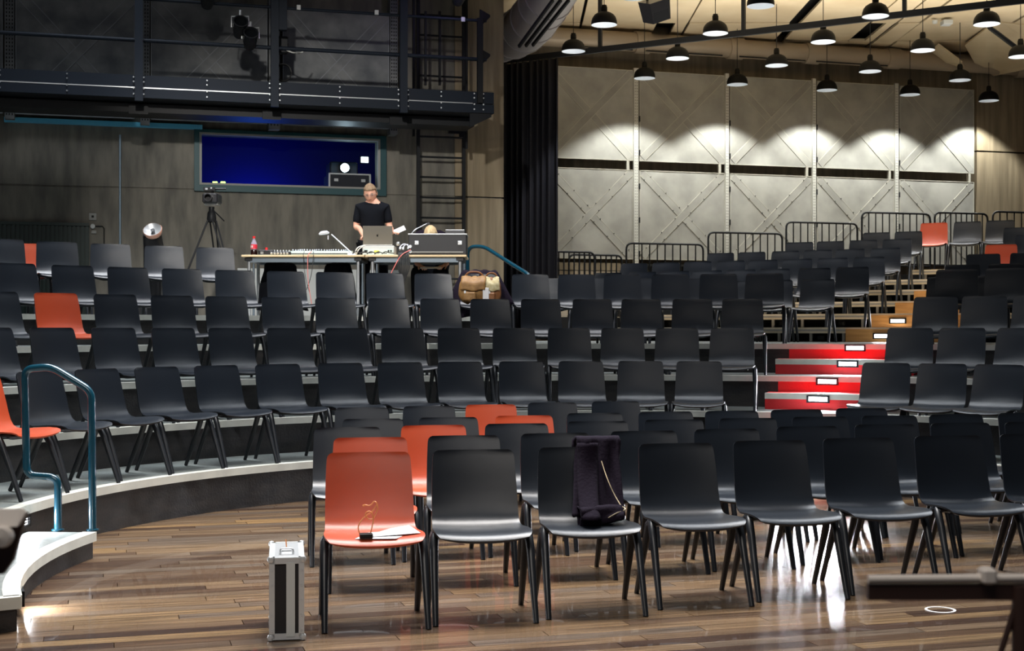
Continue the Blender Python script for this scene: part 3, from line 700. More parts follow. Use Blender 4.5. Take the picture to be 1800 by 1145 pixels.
# ------------------------------------------------------------------ left wall fittings
def radiator(name, A, D, N, s0, s1, z0, z1, m, label, n):
    c = A+D*((s0+s1)/2); t = thing(name, label, 'radiator', (c.x,c.y,z0))
    slab(MB(), A, D, N, s0, s1, z0, z1, .02, .04).build('panel', m, t)
    for i in range(n):
        s = s0+(s1-s0)*(i+.5)/n; slab(MB(), A, D, N, s-(s1-s0)/n*.3, s+(s1-s0)/n*.3, z0+.02, z1-.02, .03, .07).build('fin', m, t)
    slab(MB(), A, D, N, s0, s1, z1-.04, z1, .11, .09).build('top_cap', m, t)
radiator('radiator', WA, WD, WN, sL(WL(-120)), sL(WL(157)), 1.62, WL(150,393).z, 'radiator_green', 'wide dark green ribbed radiator at the left wall', 36)
radiator('radiator', VA, VD, VN, sR(VR(1128)), sR(VR(1215)), 2.0, 2.62, 'radiator_black', 'black ribbed radiator below the metal panels', 14)
for px, y, w_, nm, lab in ((163,381,.10,'wall_socket','square grey wall socket above the round switch'),(165,408,.07,'wall_plate','small grey plate under the round wall switch')):
    q = WL(px,y,.02); t = thing(nm, lab, 'wall socket', q); MB().bbox(q,(w_,.03,w_ if nm=='wall_socket' else .045),.006,WR).build('plate','grey_panel',t)
    if nm == 'wall_socket': MB().box(q+WN*.018,(.03,.006,.03),WR).build('socket_hole','slot_black',t)
q = WL(163,398,.03); tag(MB().lathe([(0,.03),(.03,.03),(.035,0),(.035,-.02)], q, 14, ML).build('wall_switch','white_paint',smooth=True),'round white switch on the concrete wall','switch')
tag(MB().tube([q, WL(180,398,.03), WL(183,402,.03), WL(183,450,.03)],.008,5).build('wall_cable','cable_black'),'thin black cable beside the round wall switch','cable')
mbx = MB(); slab(mbx, WA, WD, WN, sL(WL(417)), sL(WL(700)), 1.62, WL(500,473).z, .05, .06)
tag(mbx.build('baseboard_left','white_paint'), kind='structure')
# beige wall base by the stand
mbx = MB(); slab(mbx, VA, VD, VN, sR(VR(960)), sR(VR(1125)), 1.3, VR(1050,477).z, .2, .1); tag(mbx.build('baseboard_back','deck_wood'), kind='structure')
mbx = MB(); slab(mbx, VA, VD, VN, sR(VR(960)), sR(VR(1125)), VR(1050,476).z, VR(1050,463).z, .2, .12); tag(mbx.build('baseboard_right','concrete_warm'), kind='structure')

# ------------------------------------------------------------------ handrails
d = 8.72
pts = [P(102,935,d), P(102,840,d), P(47,836,d), P(43,649,d), P(90,645,d), P(161,688,d), P(163,935,d)]
t = thing('teal_handrail', 'thick teal tubular handrail standing on the low side step', 'handrail', (pts[0].x, d, .168))
MB().tube(rounded(pts, .06, 6), .0245, 12).build('tube', 'teal_paint', t, True)
for q in (pts[0], pts[-1]): MB().lathe([(.04,0),(.04,.008),(.026,.012)], (q.x,q.y,.168), 14).build('foot_flange','teal_paint',t,True)
a = WL(830,580,0); d = 17.0
pts = [P(822,560,17.3), P(822,434,17.3), P(850,433,17.2), P(905,468,16.7), P(938,488,16.4), P(938,575,16.4)]
t = thing('stair_handrail', 'teal handrail sloping down to the right beside the control desk', 'handrail', (pts[0].x,17.3,1.61))
MB().tube(rounded(pts, .18, 6), .024, 10).build('tube', 'teal_paint', t, True)

# ------------------------------------------------------------------ crowd barriers
def make_barrier(Lb, label, loc, rz):
    t = thing('crowd_barrier', label, 'barrier', (0,0,0), 'black barriers along the back of the stand')
    h = 1.06; z0 = .14
    MB().tube(rounded([(0,0,0),(0,0,h),(Lb,0,h),(Lb,0,0)], .11, 5), .018, 8).build('frame', 'black_steel', t, True)
    MB().tube([(0,0,z0),(Lb,0,z0)], .016, 6).build('bottom_rail', 'black_steel', t, True)
    n = 9
    for i in range(n):
        x = Lb*(i+1)/(n+1); MB().tube([(x,0,z0),(x,0,h)], .0125, 6).build('bar', 'black_steel', t, True)
    for x in (.05, Lb-.05): MB().box((x,0,.012),(.04,.34,.024)).build('foot','black_steel',t)
    MB().tube([(Lb,0,.55),(Lb+.07,0,.55)],.012,6).build('hook','black_steel',t)
    t.location = loc; t.rotation_euler = (0,0,rz)
BAo = Vector((2.0+.36, 23.25, 0)); 
lv = {0:1.67,1:1.67,2:1.86,3:2.05,4:2.24,5:2.43,6:2.43,7:2.43}
bars = [(955,1045,443,1.67,'leftmost black crowd barrier beside the curtain'),(1000,1093,448.5,1.67,'low black crowd barrier behind the leftmost one'),(1101,1236,429,1.86,'third black crowd barrier from the curtain'),(1245,1375,410,2.05,'fourth black crowd barrier from the curtain'),
        (1382,1507,392,2.24,'fifth black crowd barrier from the curtain'),(1515,1635,375,2.43,'sixth black crowd barrier, behind the topmost orange chair'),(1643,1736,375,2.43,'seventh black crowd barrier, right of the topmost orange chair'),(1745,1870,374,2.43,'rightmost black crowd barrier')]
land = MB()
for i, (a, b, y, h, lab) in enumerate(bars):
    dm = (h+1.06-ZC)*F/(HY-y); u0, u1 = (a-900)/F, (b-900)/F
    # parallel to the wall, depth dm at the middle
    um = (u0+u1)/2; m_ = Vector((um*dm, dm, 0)); tn = math.tan(TH2)
    d0_ = (m_.y-tn*m_.x)/(1-tn*u0); d1_ = (m_.y-tn*m_.x)/(1-tn*u1)
    p0, p1 = Vector((u0*d0_, d0_, h)), Vector((u1*d1_, d1_, h))
    make_barrier((p1-p0).length, lab, p0, TH2)
    c = (p0+p1)/2; MBL = MB().box((c.x+.0,c.y+.15,(h+1.29)/2-.006), ((p1-p0).length-.02,.45,h-1.29-.012), TH2)
    tag(MBL.build('landing_block','slot_black'), 'dark landing under the %s crowd barrier from the curtain' % ORD[i+1], 'platform', 'landings under the barriers')

# ------------------------------------------------------------------ chairs
def make_chair(m):
    t = thing('shell_chair', 'x', 'chair')
    prof = [(-.215,.412,.4),(-.219,.424,.445),(-.206,.438,.47),(-.175,.446,.487),(-.11,.449,.492),(-.04,.446,.488),(.04,.44,.478),(.1,.437,.468),(.142,.443,.46),(.17,.462,.457),(.19,.495,.455),(.206,.545,.453),(.222,.61,.449),(.24,.68,.444),(.256,.745,.437),(.267,.78,.432),(.272,.797,.424),(.2745,.808,.405),(.276,.8145,.375)]
    nu = 12
    def half(off):
        vs = []
        for k, (y, z, W) in enumerate(prof):
            if k == 0: ty, tz = 0, 1
            a = prof[max(0,k-1)]; b = prof[min(len(prof)-1,k+1)]; ty, tz = b[0]-a[0], b[1]-a[1]; L = math.hypot(ty,tz); ny, nz = -tz/L, ty/L
            for i in range(nu+1):
                q = i/nu*2-1; x = q*W/2
                back = max(0, min(1, (z-.45)/.12)); fr = max(0, min(1, (-.02-y)/.2))
                yy = y+.020*back*(1-q*q)-.0*fr; zz = z-.020*(1-back)*(1-abs(q)**2.4)*(.45+.55*fr)
                vs.append((x, yy+ny*off, zz+nz*off))
        return vs
    top, bot = half(0), half(-.010); n = nu+1; K = len(prof); N = n*K; fs = []
    for j in range(K-1):
        for i in range(nu):
            a = j*n+i; fs.append((a,a+1,a+1+n,a+n)); fs.append((N+a,N+a+n,N+a+1+n,N+a+1))
    for i in range(nu): fs.append((i,N+i,N+i+1,i+1)); a=(K-1)*n+i; fs.append((a,a+1,N+a+1,N+a))
    for j in range(K-1): a=j*n; fs.append((a,a+n,N+a+n,N+a)); a=j*n+nu; fs.append((a,N+a,N+a+n,a+n))
    MB().add(top+bot, fs).build('seat_shell', m, t, True)
    # under-seat yoke with rounded shoulders carrying the legs
    y = MB()
    for yy in (-.08, .02):
        y.tube(rounded([(-.232,yy,.385),(-.236,yy,.418),(-.19,yy,.424),(-.12,yy,.402),(.12,yy,.402),(.19,yy,.424),(.236,yy,.418),(.232,yy,.385)], .03, 3), [.014]*2+[.017]*26 if False else .016, 6)
    y.box((0,-.03,.404),(.34,.13,.014)); y.build('yoke', 'black_leg', t, True)
    for sx in (-1, 1):
        MB().tube([(sx*.236,-.045,.428),(sx*.240,-.075,.405),(sx*.244,-.115,.34),(sx*.249,-.255,0)], [.014,.023,.022,.0145], 8).build('leg', 'black_leg', t, True)
        MB().tube([(sx*.236,-.025,.428),(sx*.237,.0,.405),(sx*.240,.03,.34),(sx*.245,.21,0)], [.014,.023,.022,.0145], 8).build('leg', 'black_leg', t, True)
    MB().tube([(-.262,-.13,.31),(-.236,-.13,.31)], .005, 6).build('linking_pin', 'silver', t)
    return t
proto_k = make_chair('black_shell'); proto_o = make_chair('orange_shell'); index_kids()
used = set(); ALL = []
BT = .275
def put(x, y, z, yaw, orange, label, group):
    pr = proto_o if orange else proto_k
    c = pr if pr.name not in used else copy_tree(pr); used.add(pr.name)
    c.location = (x+BT*math.sin(yaw), y-BT*math.cos(yaw), z); c.rotation_euler = (0,0,yaw)
    c['label'] = label; c['group'] = group; ALL.append(c); return c
def lab(i, n, orange, where, orange_only, extra=''):
    c = 'orange' if orange else 'black'
    if orange and orange_only == 1: return 'the only %s shell chair, %s%s' % (c, where, extra)
    return '%s shell chair, %s from left, %s%s' % (c, ORD[i], where, extra)
def addrow(where, group, items, fn):
    k = sum(1 for it in items if it[1])
    for i, it in enumerate(items):
        x, y, z, yaw = fn(*it[:1], *it[2:]) if len(it) > 2 else fn(it[0])
        put(x, y, z, yaw+rnd.uniform(-1,1)*R_(1.6), it[1], lab(i+1, len(items), it[1], where, k), group)
# loose chairs on the wooden floor, five rows
def floorfn(corr):
    def f(px, yt): d = (.8145-ZC)*-1*F/(yt-HY)*corr; return ((px-900)/F*d, d, 0, R_(9))
    return f
f1 = [(648,1,795.5),(832,0,791),(1015,0,786.5),(1188,0,780),(1352,0,775),(1508,0,770.5),(1666,0,766.5),(1815,0,763)]
f2 = [(651,1,769.5),(815,0,766),(976,0,762),(1131,0,758),(1277,0,754.5),(1419,0,750),(1556,0,746.5),(1688,0,744),(1817,0,742)]
f3 = [(611,0,751.5),(762,1,748),(908,0,745),(1050,0,741),(1184,0,738),(1314,0,735.5),(1441,0,733),(1563,0,731),(1680,0,728.5),(1800,0,726)]
f4 = [(655,0,735),(788,0,732.5),(921,1,729.5),(1045,0,725),(1170,0,722.5),(1286,0,721),(1400,0,719),(1514,0,716.5)]
f5 = [(636,0,712),(754,0,709.5),(863,1,707),(971,0,703.5),(1082,0,701.5)]
for nm, rw, cr in (('front row on the wooden floor',f1,1.0),('second row on the wooden floor',f2,1.0),('third row on the wooden floor',f3,1.0),('fourth row on the wooden floor',f4,.99),('fifth and last row on the wooden floor',f5,.965)):
    addrow(nm, 'chairs in the '+nm, rw, floorfn(cr))
# curved tiers
def arcfn(R, z, k=.9):
    def f(px): p = ray_circle(px, R); a = math.atan2(p.x-CX, p.y-CY); return (p.x, p.y, z, -a*k)
    return f
T1 = [(-38,1),(68,0),(170,0),(275,0),(380,0),(488,0),(598,0),(703,0),(808,0),(916,0),(1021,0),(1126,0),(1229,0)]
T2 = [(-18,0),(91,0),(199,0),(304,0),(404,0),(507,0),(608,0),(707,0),(806,0),(903,0),(1000,0),(1094,0),(1190,0),(1287,0)]
T3 = [(-8,0),(98,1),(202,0),(302,0),(397,0),(495,0),(589,0),(682,0),(773,0),(861,0),(950,0),(1041,0),(1127,0),(1217,0),(1305,0)]
T4 = [(26,0),(127,0),(224,0),(319,0),(412,0),(502,0),(588,0),(676,0),(761,0),(932,0),(1013,0),(1094,0),(1178,0),(1263,0),(1344,0)]
T5 = [(5,0),(100,0),(194,0),(288,0),(378,0)]
zt = [h+.003 for h in HT]
addrow('row on the lowest curved tier', 'chairs on the lowest tier', T1, arcfn(4.68, zt[0]))
addrow('row on the second curved tier', 'chairs on the second tier', T2, arcfn(5.52, zt[1]))
addrow('row on the third curved tier', 'chairs on the third tier', T3, arcfn(6.55, zt[2]))
addrow('row on the fourth curved tier', 'chairs on the fourth tier', T4, arcfn(7.7, zt[3]))
addrow('highest tier left of the desk', 'chairs on the highest tier', T5, arcfn(8.95, zt[4], .6))
p = ray_circle(50, 9.5); put(p.x, p.y, zt[4], R_(20), 1, 'orange shell chair standing behind the short row on the highest tier', 'chairs on the highest tier')
p = ray_circle(843, 7.68); CH_BAG = put(p.x, p.y, zt[3], R_(3), 0, 'black shell chair under the dark coat and the tan bags, fourth tier', 'chairs on the fourth tier')
addrow('row on the lowest tier right of the red steps', 'chairs right of the red steps', [(1558,0),(1657,0),(1757,0)], arcfn(4.68, zt[0]))
addrow('row on the second tier right of the red steps', 'chairs right of the red steps', [(1600,0),(1692,0),(1795,0)], arcfn(5.52, zt[1]))
addrow('row on the third tier right of the red steps', 'chairs right of the red steps', [(1645,0),(1731,0),(1822,0)], arcfn(6.4, zt[2], .8))
addrow('row on the fourth tier right of the red steps', 'chairs right of the red steps', [(1682,0),(1770,0)], arcfn(7.4, zt[3], .7))
# straight stand
def stfn(k):
    x0, y0, z = TR[k]
    def f(px): q = line_px(px, Vector((x0,y0,0))); return (q.x, q.y, z+.001, R_(-30)+(R_(6)))
    return f
rows_l = [(0,[(1306,0),(1365,0),(1438,0)]),(1,[(1070,0),(1130,0),(1187,0),(1244,0),(1303,0),(1362,0),(1432,0),(1499,0)]),
 (2,[(1115,0),(1171,0),(1227,0),(1285,0),(1342,0),(1402,0),(1464,0),(1528,0)]),(3,[(1267,0),(1322,0),(1381,0),(1438,0),(1495,0),(1557,0)]),
 (4,[(1406,0),(1460,0),(1518,0),(1577,0)]),(5,[(1541,0),(1597,0)]),(6,[(1642,1),(1701,0),(1758,0)])]
for k, it in rows_l:
    nm = 'front row, left block of the rear stand' if k == 0 else ('topmost row of the rear stand' if k == 6 else '%s row, left block of the rear stand' % ORD[k+1])
    addrow(nm, 'chairs of the left block on the rear stand', it, stfn(k))
rows_r = [(0,[(1662,0),(1737,0)]),(1,[(1692,0),(1769,0)]),(2,[(1729,0),(1806,0)]),(3,[(1760,1)]),(4,[(1812,0)]),(5,[(1790,0)])]
for k, it in rows_r:
    nm = '%s row, right block of the rear stand' % ('front' if k == 0 else ORD[k+1])
    addrow(nm, 'chairs of the right block on the rear stand', it, stfn(k))
for px, l_ in ((975,'black shell chair alone behind the fourth tier row, nearest the curtain'),(1052,'black shell chair alone behind the fourth tier row, second from the curtain'),(1133,'black shell chair alone behind the fourth tier row, third from the curtain'),(1223,'black shell chair alone behind the fourth tier row, fourth from the curtain')):
    q = P(px, 492, 17.4); put(q.x, q.y, 1.292, R_(-10), 0, l_, 'lone chairs behind the fourth tier')

# ------------------------------------------------------------------ control desk on the highest tier
TZ = zt[4]; DT = TZ+.735       # table top height
def dk(px, y, d): return P(px, y, d)
def table(px0, px1, d, label, dep=.75):
    x0, x1 = (px0-900)/F*d, (px1-900)/F*d; c = (x0+x1)/2
    t = thing('desk_table', label, 'table', (c, d+dep/2, TZ), 'tables of the control desk')
    MB().bbox((c, d+dep/2, DT-.0125), (x1-x0, dep, .025), .004).build('table_top', 'beech', t)
    MB().box((c, d+.06, DT-.06), (x1-x0-.2, .03, .055)).build('apron', 'rail_grey', t)
    MB().box((c, d+dep-.06, DT-.06), (x1-x0-.2, .03, .055)).build('apron', 'rail_grey', t)
    for x in (x0+.08, x1-.08):
        for y in (d+.08, d+dep-.08):
            lg = MB().tube([(x,y,TZ),(x,y,DT-.03)], .02, 10).build('leg', 'silver', t, True)
        MB().bbox((x, d+dep/2, DT-.05), (.10, dep-.08, .05), .01).build('leg_bracket', 'black_plastic', t)
        MB().tube([(x+.05,d+.1,TZ),(x+.05,d+.1,DT-.1)], .014, 8).build('leg', 'rail_grey', t, True)
    return t
DD = 16.35
table(424, 640, DD, 'left beech-topped folding table of the control desk')
table(642, 820, DD, 'right beech-topped folding table of the control desk')
def D(px, off=.25): d = DD+off; return Vector(((px-900)/F*d, d, DT))
# bottle
q = D(446.5)
t = thing('drink_bottle', 'small plastic cola bottle with a red cap on the desk', 'bottle', q)
MB().lathe([(0,0),(.038,.0),(.040,.01),(.040,.06),(.036,.075)], q, 14).build('drink','cola',t,True)
MB().lathe([(.037,.075),(.040,.08),(.040,.145),(.037,.15),(.022,.185),(.016,.205),(.016,.215)], q, 14).build('body','clear_plastic',t,True)
MB().lathe([(.0405,.085),(.0405,.14)], q, 14).build('label_band','label_red',t,True)
MB().box(q+Vector((-.012,-.0405,.112)),(.012,.002,.03)).box(q+Vector((-.03,-.030,.112)),(.006,.002,.03)).build('label_mark','white_paint',t)
MB().lathe([(.018,.213),(.018,.238),(0,.24)], q, 12).build('cap','red_plastic',t,True)
# small mixer boxes
q = D(468,.2); t = thing('effects_box', 'black control box with a red knob on the desk', 'control box', q)
MB().bbox(q+Vector((0,.08,.035)),(.19,.18,.07),.008).build('body','black_plastic',t); MB().lathe([(.018,.07),(.016,.10),(0,.102)],q+Vector((-.005,.04,0)),10).build('knob','red_plastic',t,True)
for dx in (-.06,-.04): MB().box(q+Vector((dx,-.012,.035)),(.007,.004,.03)).build('switch','white_paint',t)
q = D(492,.18); t = thing('audio_mixer', 'small black mixer with rows of plugs and knobs', 'mixer', q)
MB().bbox(q+Vector((0,.1,.025)),(.26,.2,.05),.006).build('body','black_plastic',t)
for k in range(7): MB().lathe([(.011,.05),(.009,.072),(0,.073)],q+Vector((-.11+k*.036,.05,0)),8).build('knob','silver',t,True)
for k in range(6): MB().lathe([(.012,-.006),(.012,.012),(.007,.014),(.007,.02)],q+Vector((-.1+k*.038,-.006,.028)),8,Matrix.Rotation(R_(90),3,'X')).build('plug','cable_white',t)
q = D(560,.22); t = thing('light_console', 'long flat pale grey lighting console on the desk', 'console', q)
MB().add([q+Vector(v) for v in ((-.37,0,0),(.37,0,0),(.37,.42,0),(-.37,.42,0),(-.37,0,.055),(.37,0,.055),(.37,.42,.085),(-.37,.42,.085))],[(0,3,2,1),(4,5,6,7),(0,1,5,4),(1,2,6,5),(2,3,7,6),(3,0,4,7)]).build('body','grey_plastic',t)
MB().box(q+Vector((0,-.004,.024)),(.70,.008,.01)).build('seam','slot_black',t)
fb = MB()
for k in range(24): fb.box(q+Vector((-.34+k*.0295,.18+.04*math.sin(k),.082)),(.012,.02,.014))
tag(fb.build('faders','white_plastic',t), kind='stuff')
# desk lamp
q = D(614,.3); a = D(571,.3)
t = thing('desk_lamp', 'small pale lilac desk lamp leaning left over the console', 'desk lamp', q)
MB().lathe([(0,0),(.085,0),(.08,.02),(.03,.045),(0,.05)], q, 16).build('base','white_plastic',t,True)
h = Vector((a.x+.05, a.y, P(571,412,DD+.3).z)); e_ = h+Vector((.03,0,.0))
MB().tube([q+Vector((.03,0,.04)), e_], .007, 8).build('arm','white_plastic',t,True)
MB().lathe([(0,.03),(.04,.025),(.068,.0),(.062,-.012),(.0,-.008)], h+Vector((-.06,0,.012)), 16, Matrix.Rotation(R_(-8),3,'Y')).build('head','white_plastic',t,True)
MB().box(h+Vector((-.01,0,-.04)),(.012,.01,.05)).build('switch','white_plastic',t)
# rack device + laptop
q = D(665,.25); t = thing('rack_device', 'white rear-panelled rack unit under the laptop', 'electronic device', q)
MB().bbox(q+Vector((0,.17,.068)),(.385,.34,.112),.004).build('body','white_paint',t)
MB().box(q+Vector((-.0,-.004,.05)),(.36,.006,.065)).build('rear_panel','grey_plastic',t)
MB().box(q+Vector((-.02,-.009,.05)),(.06,.004,.035)).build('warning_sticker',mat('yellow_sticker',srgb(214,220,90),.5),t)
for dx, w_ in ((-.15,.04),(.125,.02),(.155,.02)): MB().box(q+Vector((dx,-.009,.06)),(w_,.006,.022)).build('port','slot_black',t)
for dx in (-.15,.15): MB().box(q+Vector((dx,.1,.006)),(.03,.2,.012)).build('foot','black_plastic',t)
l0 = q+Vector((-.01,.06,.125))
t = thing('laptop', 'open silver grey laptop seen from behind on the rack unit', 'laptop', l0)
Ml = Matrix.Rotation(R_(3),3,'Z')
MB().bbox(l0+Vector((0,.10,.008)),(.36,.24,.016),.004).build('keyboard_base','laptop_metal',t)
Mt = Matrix.Rotation(R_(12),3,'X')
MB().box(l0+Vector((0,-.035,.125)),(.36,.008,.235),M=Mt).build('lid','laptop_metal',t)
MB().box(l0+Vector((0,-.0,.0)),(.355,.05,.012)).build('hinge','black_plastic',t)
lp = [(-.012,.010),(-.015,.0),(-.011,-.012),(-.004,-.015),(.004,-.013),(.010,-.008),(.005,-.002),(.006,.004),(.011,.009),(.004,.012),(0,.009),(-.006,.013)]
MB().prism(lp,-.001,.001,Mt@Matrix.Rotation(R_(90),3,'X'),l0+Vector((0,-.0405,.125))).build('lid_emblem','slot_black',t)
MB().prism([(0,.013),(.004,.021),(.008,.022),(.004,.014)],-.001,.001,Mt@Matrix.Rotation(R_(90),3,'X'),l0+Vector((0,-.0405,.125))).build('lid_emblem','slot_black',t)
# big dark desk case
x0, x1 = (718-900)/F*(DD+.05), (820-900)/F*(DD+.05); c = (x0+x1)/2; zt0 = P(770,411,DD+.05).z; zb0 = P(770,451,DD+.05).z+.0
zb0 = DT+.001
t = thing('mixing_desk_case', 'large black flight case holding the mixing desk', 'flight case', (c, DD+.3, zb0))
MB().bbox((c,DD+.30,(zb0+zt0)/2),(x1-x0,.50,zt0-zb0-.012),.008).build('body','case_black',t)
MB().box((c,DD+.30,zt0-.004),(x1-x0+.01,.51,.012)).build('lid_profile','case_alu',t)
MB().box((c,DD+.046,zb0+.035),(x1-x0-.08,.008,.012)).build('lip_strip','grey_panel',t)
for dx in (-.25,.27): 
    MB().bbox((c+dx,DD+.046,zb0+.145),(.05,.014,.045),.004).build('butterfly_latch','silver',t)
    MB().tube([(c+dx-.02,DD+.036,zb0+.16),(c+dx+.02,DD+.036,zb0+.13)],.005,5).build('latch_wing','silver',t)
for zz in (.04,.10): MB().lathe([(0,.02),(.02,.02),(.022,0)],(x0+.02,DD+.05,zb0+zz),8,Matrix.Rotation(R_(90),3,'X')).build('ball_corner','case_alu',t)
q = Vector(((799-900)/F*(DD+.5), DD+.42, zt0)); t = thing('small_monitor','thin dark monitor on the far right edge of the desk case','monitor',q)
MB().bbox(q+Vector((.01,0,.035)),(.24,.02,.07),.004).build('casing','black_plastic',t); MB().box(q+Vector((.01,0,.073)),(.23,.015,.006)).build('top_edge','silver',t)
# gooseneck microphone and headphones
a = P(722,411,DD+.2); b = P(751,393,DD+.3)
t = thing('gooseneck_microphone', 'thin black gooseneck microphone on the desk case', 'microphone', Vector((a.x,a.y,zt0)))
MB().tube(rounded([Vector((a.x,a.y,zt0)), a+Vector((.05,0,.05)), b],.06), .005, 6).build('neck','silver',t,True); MB().tube([b-Vector((.01,0,.003)), b+Vector((.03,0,.004))], .009, 8).build('head','black_plastic',t,True)
q = D(700,.2); t = thing('stage_microphone', 'upright silver-headed microphone beside the cable bundle', 'microphone', q)
MB().tube([q,q+Vector((0,0,.13))],.012,8).build('body','black_plastic',t,True); MB().lathe([(0,.115),(.02,.125),(.026,.145),(.02,.165),(0,.172)],q,12).build('head','silver',t,True)
for i,(px,o_) in enumerate(((711,.12),(716,.2))):
    q = D(px,o_)+Vector((0,0,.09)); t = thing('headphones','%s set of pale headphones heaped by the desk case' % ('left','right')[i],'headphones',D(px,o_),'headphones by the desk case')
    MB().tube(arc(q,.05,0,180,10,(1,0,0),(0,.3,.95)),.007,6).build('band','white_plastic',t,True)
    for s_ in (-1,1): MB().lathe([(0,-.012),(.026,-.01),(.026,.01),(0,.012)],q+Vector((s_*.05,0,-.01)),10,Matrix.Rotation(R_(90),3,'Y')).build('ear_cup','silver',t,True)
    MB().box(q-Vector((0,0,.06)),(.03,.03,.06)).build('stand','black_plastic',t)
# cables
def cable(pts, r, m, lab, grp='cables of the control desk'):
    tag(MB().tube(rounded(pts,.25,5), r, 6).build('cable', m, smooth=True), lab, 'cable', grp)
for i in range(9):
    k = i/8; x = (722-i*2-900)/F*(DD-.05)
    cable([D(720-2*i,.1)+Vector((0,0,.06)), D(717-2*i,-.03)+Vector((0,0,.03)), Vector((x-.05*k,DD-.06,DT-.15)), Vector((x-.10+.12*k,DD-.05,DT-.35)), Vector((x-.05+.05*math.sin(i),DD-.02,TZ+.01))], .006, 'cable_black', '%s strand of the black cable bundle falling off the desk' % ORD[i+1])
cable([D(722,.0)+Vector((0,0,.06)), D(705,-.05), Vector(((690-900)/F*DD,DD-.08,DT-.2)), Vector(((676-900)/F*DD,DD-.05,DT-.4))], .006, 'cable_pink', 'pink cable slanting down left from the desk case')
cable([D(548,0)+Vector((0,0,.04)), D(541,-.04), Vector(((542-900)/F*DD,DD-.06,DT-.3)), Vector(((552-900)/F*DD,DD-.05,TZ+.02))], .004, 'cable_pink', 'pink cable hanging below the lighting console')
cable([D(551,0)+Vector((0,0,.04)), D(551,-.04), Vector(((549-900)/F*DD,DD-.06,DT-.25)), Vector(((540-900)/F*DD,DD-.05,DT-.42))], .004, 'cable_black', 'thin black cable hanging beside the pink one')
cable([D(535,0)+Vector((0,0,.04)), D(533,-.04), Vector(((537-900)/F*DD,DD-.06,DT-.25)), Vector(((545-900)/F*DD,DD-.05,DT-.45))], .003, 'cable_black', 'thin black cable left of the pink hanging one')
for i, (px, y0) in enumerate(((636,.10),(633,.14))):
    cable([D(px-10,y0)+Vector((0,0,.01)), D(px-5,y0)+Vector((0,0,.08+.02*i)), D(px+6,y0)+Vector((0,0,.12))], .007, 'cable_white', '%s white cable curving up behind the laptop' % ('outer','inner')[i])
for i in range(5):
    q = D(628+i*13,.03+.03*(i%2))+Vector((0,0,.012))
    cable([q+Vector((-.06,0,0)), q+Vector((-.02,.02,.035)), q+Vector((.03,-.01,.012)), q+Vector((.09,0,.02-.003*i))], .006, 'cable_black', '%s loop of tangled cable in front of the rack unit' % ORD[i+1])
# dark coats on chairs behind the desk front
def lump(name, px, y0, y1, w, d, m, lab, cat, seed=0, dep=.35):
    top = P(px,y0,d).z; bot = P(px,y1,d).z; cx = (px-900)/F*d; H = top-bot; r2 = random.Random(seed); ph = [r2.random()*6 for _ in range(6)]
    def f(i, j):
        a = i*2*math.pi; v = j; rr = (.72+.5*(1-v)**1.2) if v < .93 else .72*(1-((v-.93)/.07)**2)**.5
        rr *= 1+.07*math.sin(a*5+ph[0]+v*4)+.04*math.sin(a*9+ph[1]-v*6)
        return (cx+w/2*rr*math.cos(a), d+dep/2+dep/2*rr*math.sin(a), bot+H*min(1,v+.02*math.sin(a*3+ph[2])))
    return tag(MB().grid(f, 48, 24).build(name, m, smooth='all'), lab, cat)
lump('black_coat', 490, 459, 545, .52, DD+.5, 'black_cloth', 'black coat heaped under the left table behind the chairs', 'coat', 1)
lump('black_coat', 591, 459, 545, .42, DD+.5, 'black_cloth', 'black coat hanging under the middle of the desk', 'coat', 2)
# ------------------------------------------------------------------ moving head lamp + tripod camera, left
q = P(266,500,16.4); q.z = TZ
t = thing('floor_spotlight', 'black floor spotlight with a round silver reflector behind the chairs', 'spotlight', q)
MB().bbox(q+Vector((0,.1,.06)),(.34,.3,.12),.02).build('base','black_plastic',t)
MB().tube([q+Vector((.0,.1,.12)),q+Vector((0,.09,.62)),q+Vector((.01,.07,.84)),q+Vector((.01,.0,.985))],[.10,.115,.12,.11],16).build('body','black_plastic',t,True)
hh = P(268,404,16.3); Mh = Matrix.Rotation(R_(50),3,'X')
MB().lathe([(.10,-.06),(.115,0),(.108,.01)],hh,18,Mh).build('bezel',mat('copper_rim',srgb(210,160,140),.4),t,True)
MB().lathe([(.108,.005),(.07,-.03),(.03,-.05),(0,-.052)],hh,18,Mh).build('reflector','silver',t,True)
MB().lathe([(0,.0),(.025,.0),(.028,-.05)],hh,12,Mh).build('lamp_core','black_plastic',t,True)
MB().tube(arc(q+Vector((-.12,-.02,.35)),.11,60,260,10,(1,0,0),(0,0,1)),.008,6).build('cable','cable_black',t,True)
dc = 16.9; top = P(372,388,dc); feet = [P(340,470,dc-.3), P(372,470,dc+.4), P(402,470,dc-.1)]
t = thing('camera_tripod', 'black video tripod standing behind the highest row', 'tripod', (top.x, top.y, TZ))
for f_ in ((-.46,-.15),(.05,.42),(.38,-.2)):
    a = top+Vector((f_[0]*.1,f_[1]*.1,0)); b = Vector((top.x+f_[0]*1.05, top.y+f_[1]*1.05, TZ)); m_ = a.lerp(b,.55)
    pr = Vector((-(b-a).y, (b-a).x, 0)).normalized()*.022
    lg = MB().tube([a+pr*1.6, m_+pr],.010,6).tube([a-pr*1.6, m_-pr],.010,6).tube([m_,b],.011,6).box(m_,(.06,.05,.05)).build('leg','black_steel',t,True)
MB().lathe([(.05,-.02),(.06,.02),(.05,.10),(.035,.12),(.035,.17),(0,.17)],top,12).build('head','black_steel',t,True)
MB().tube([top+Vector((.03,0,.12)),top+Vector((.09,.3,.02))],.008,6).build('pan_arm','black_steel',t,True)
cz = P(373,350,dc)
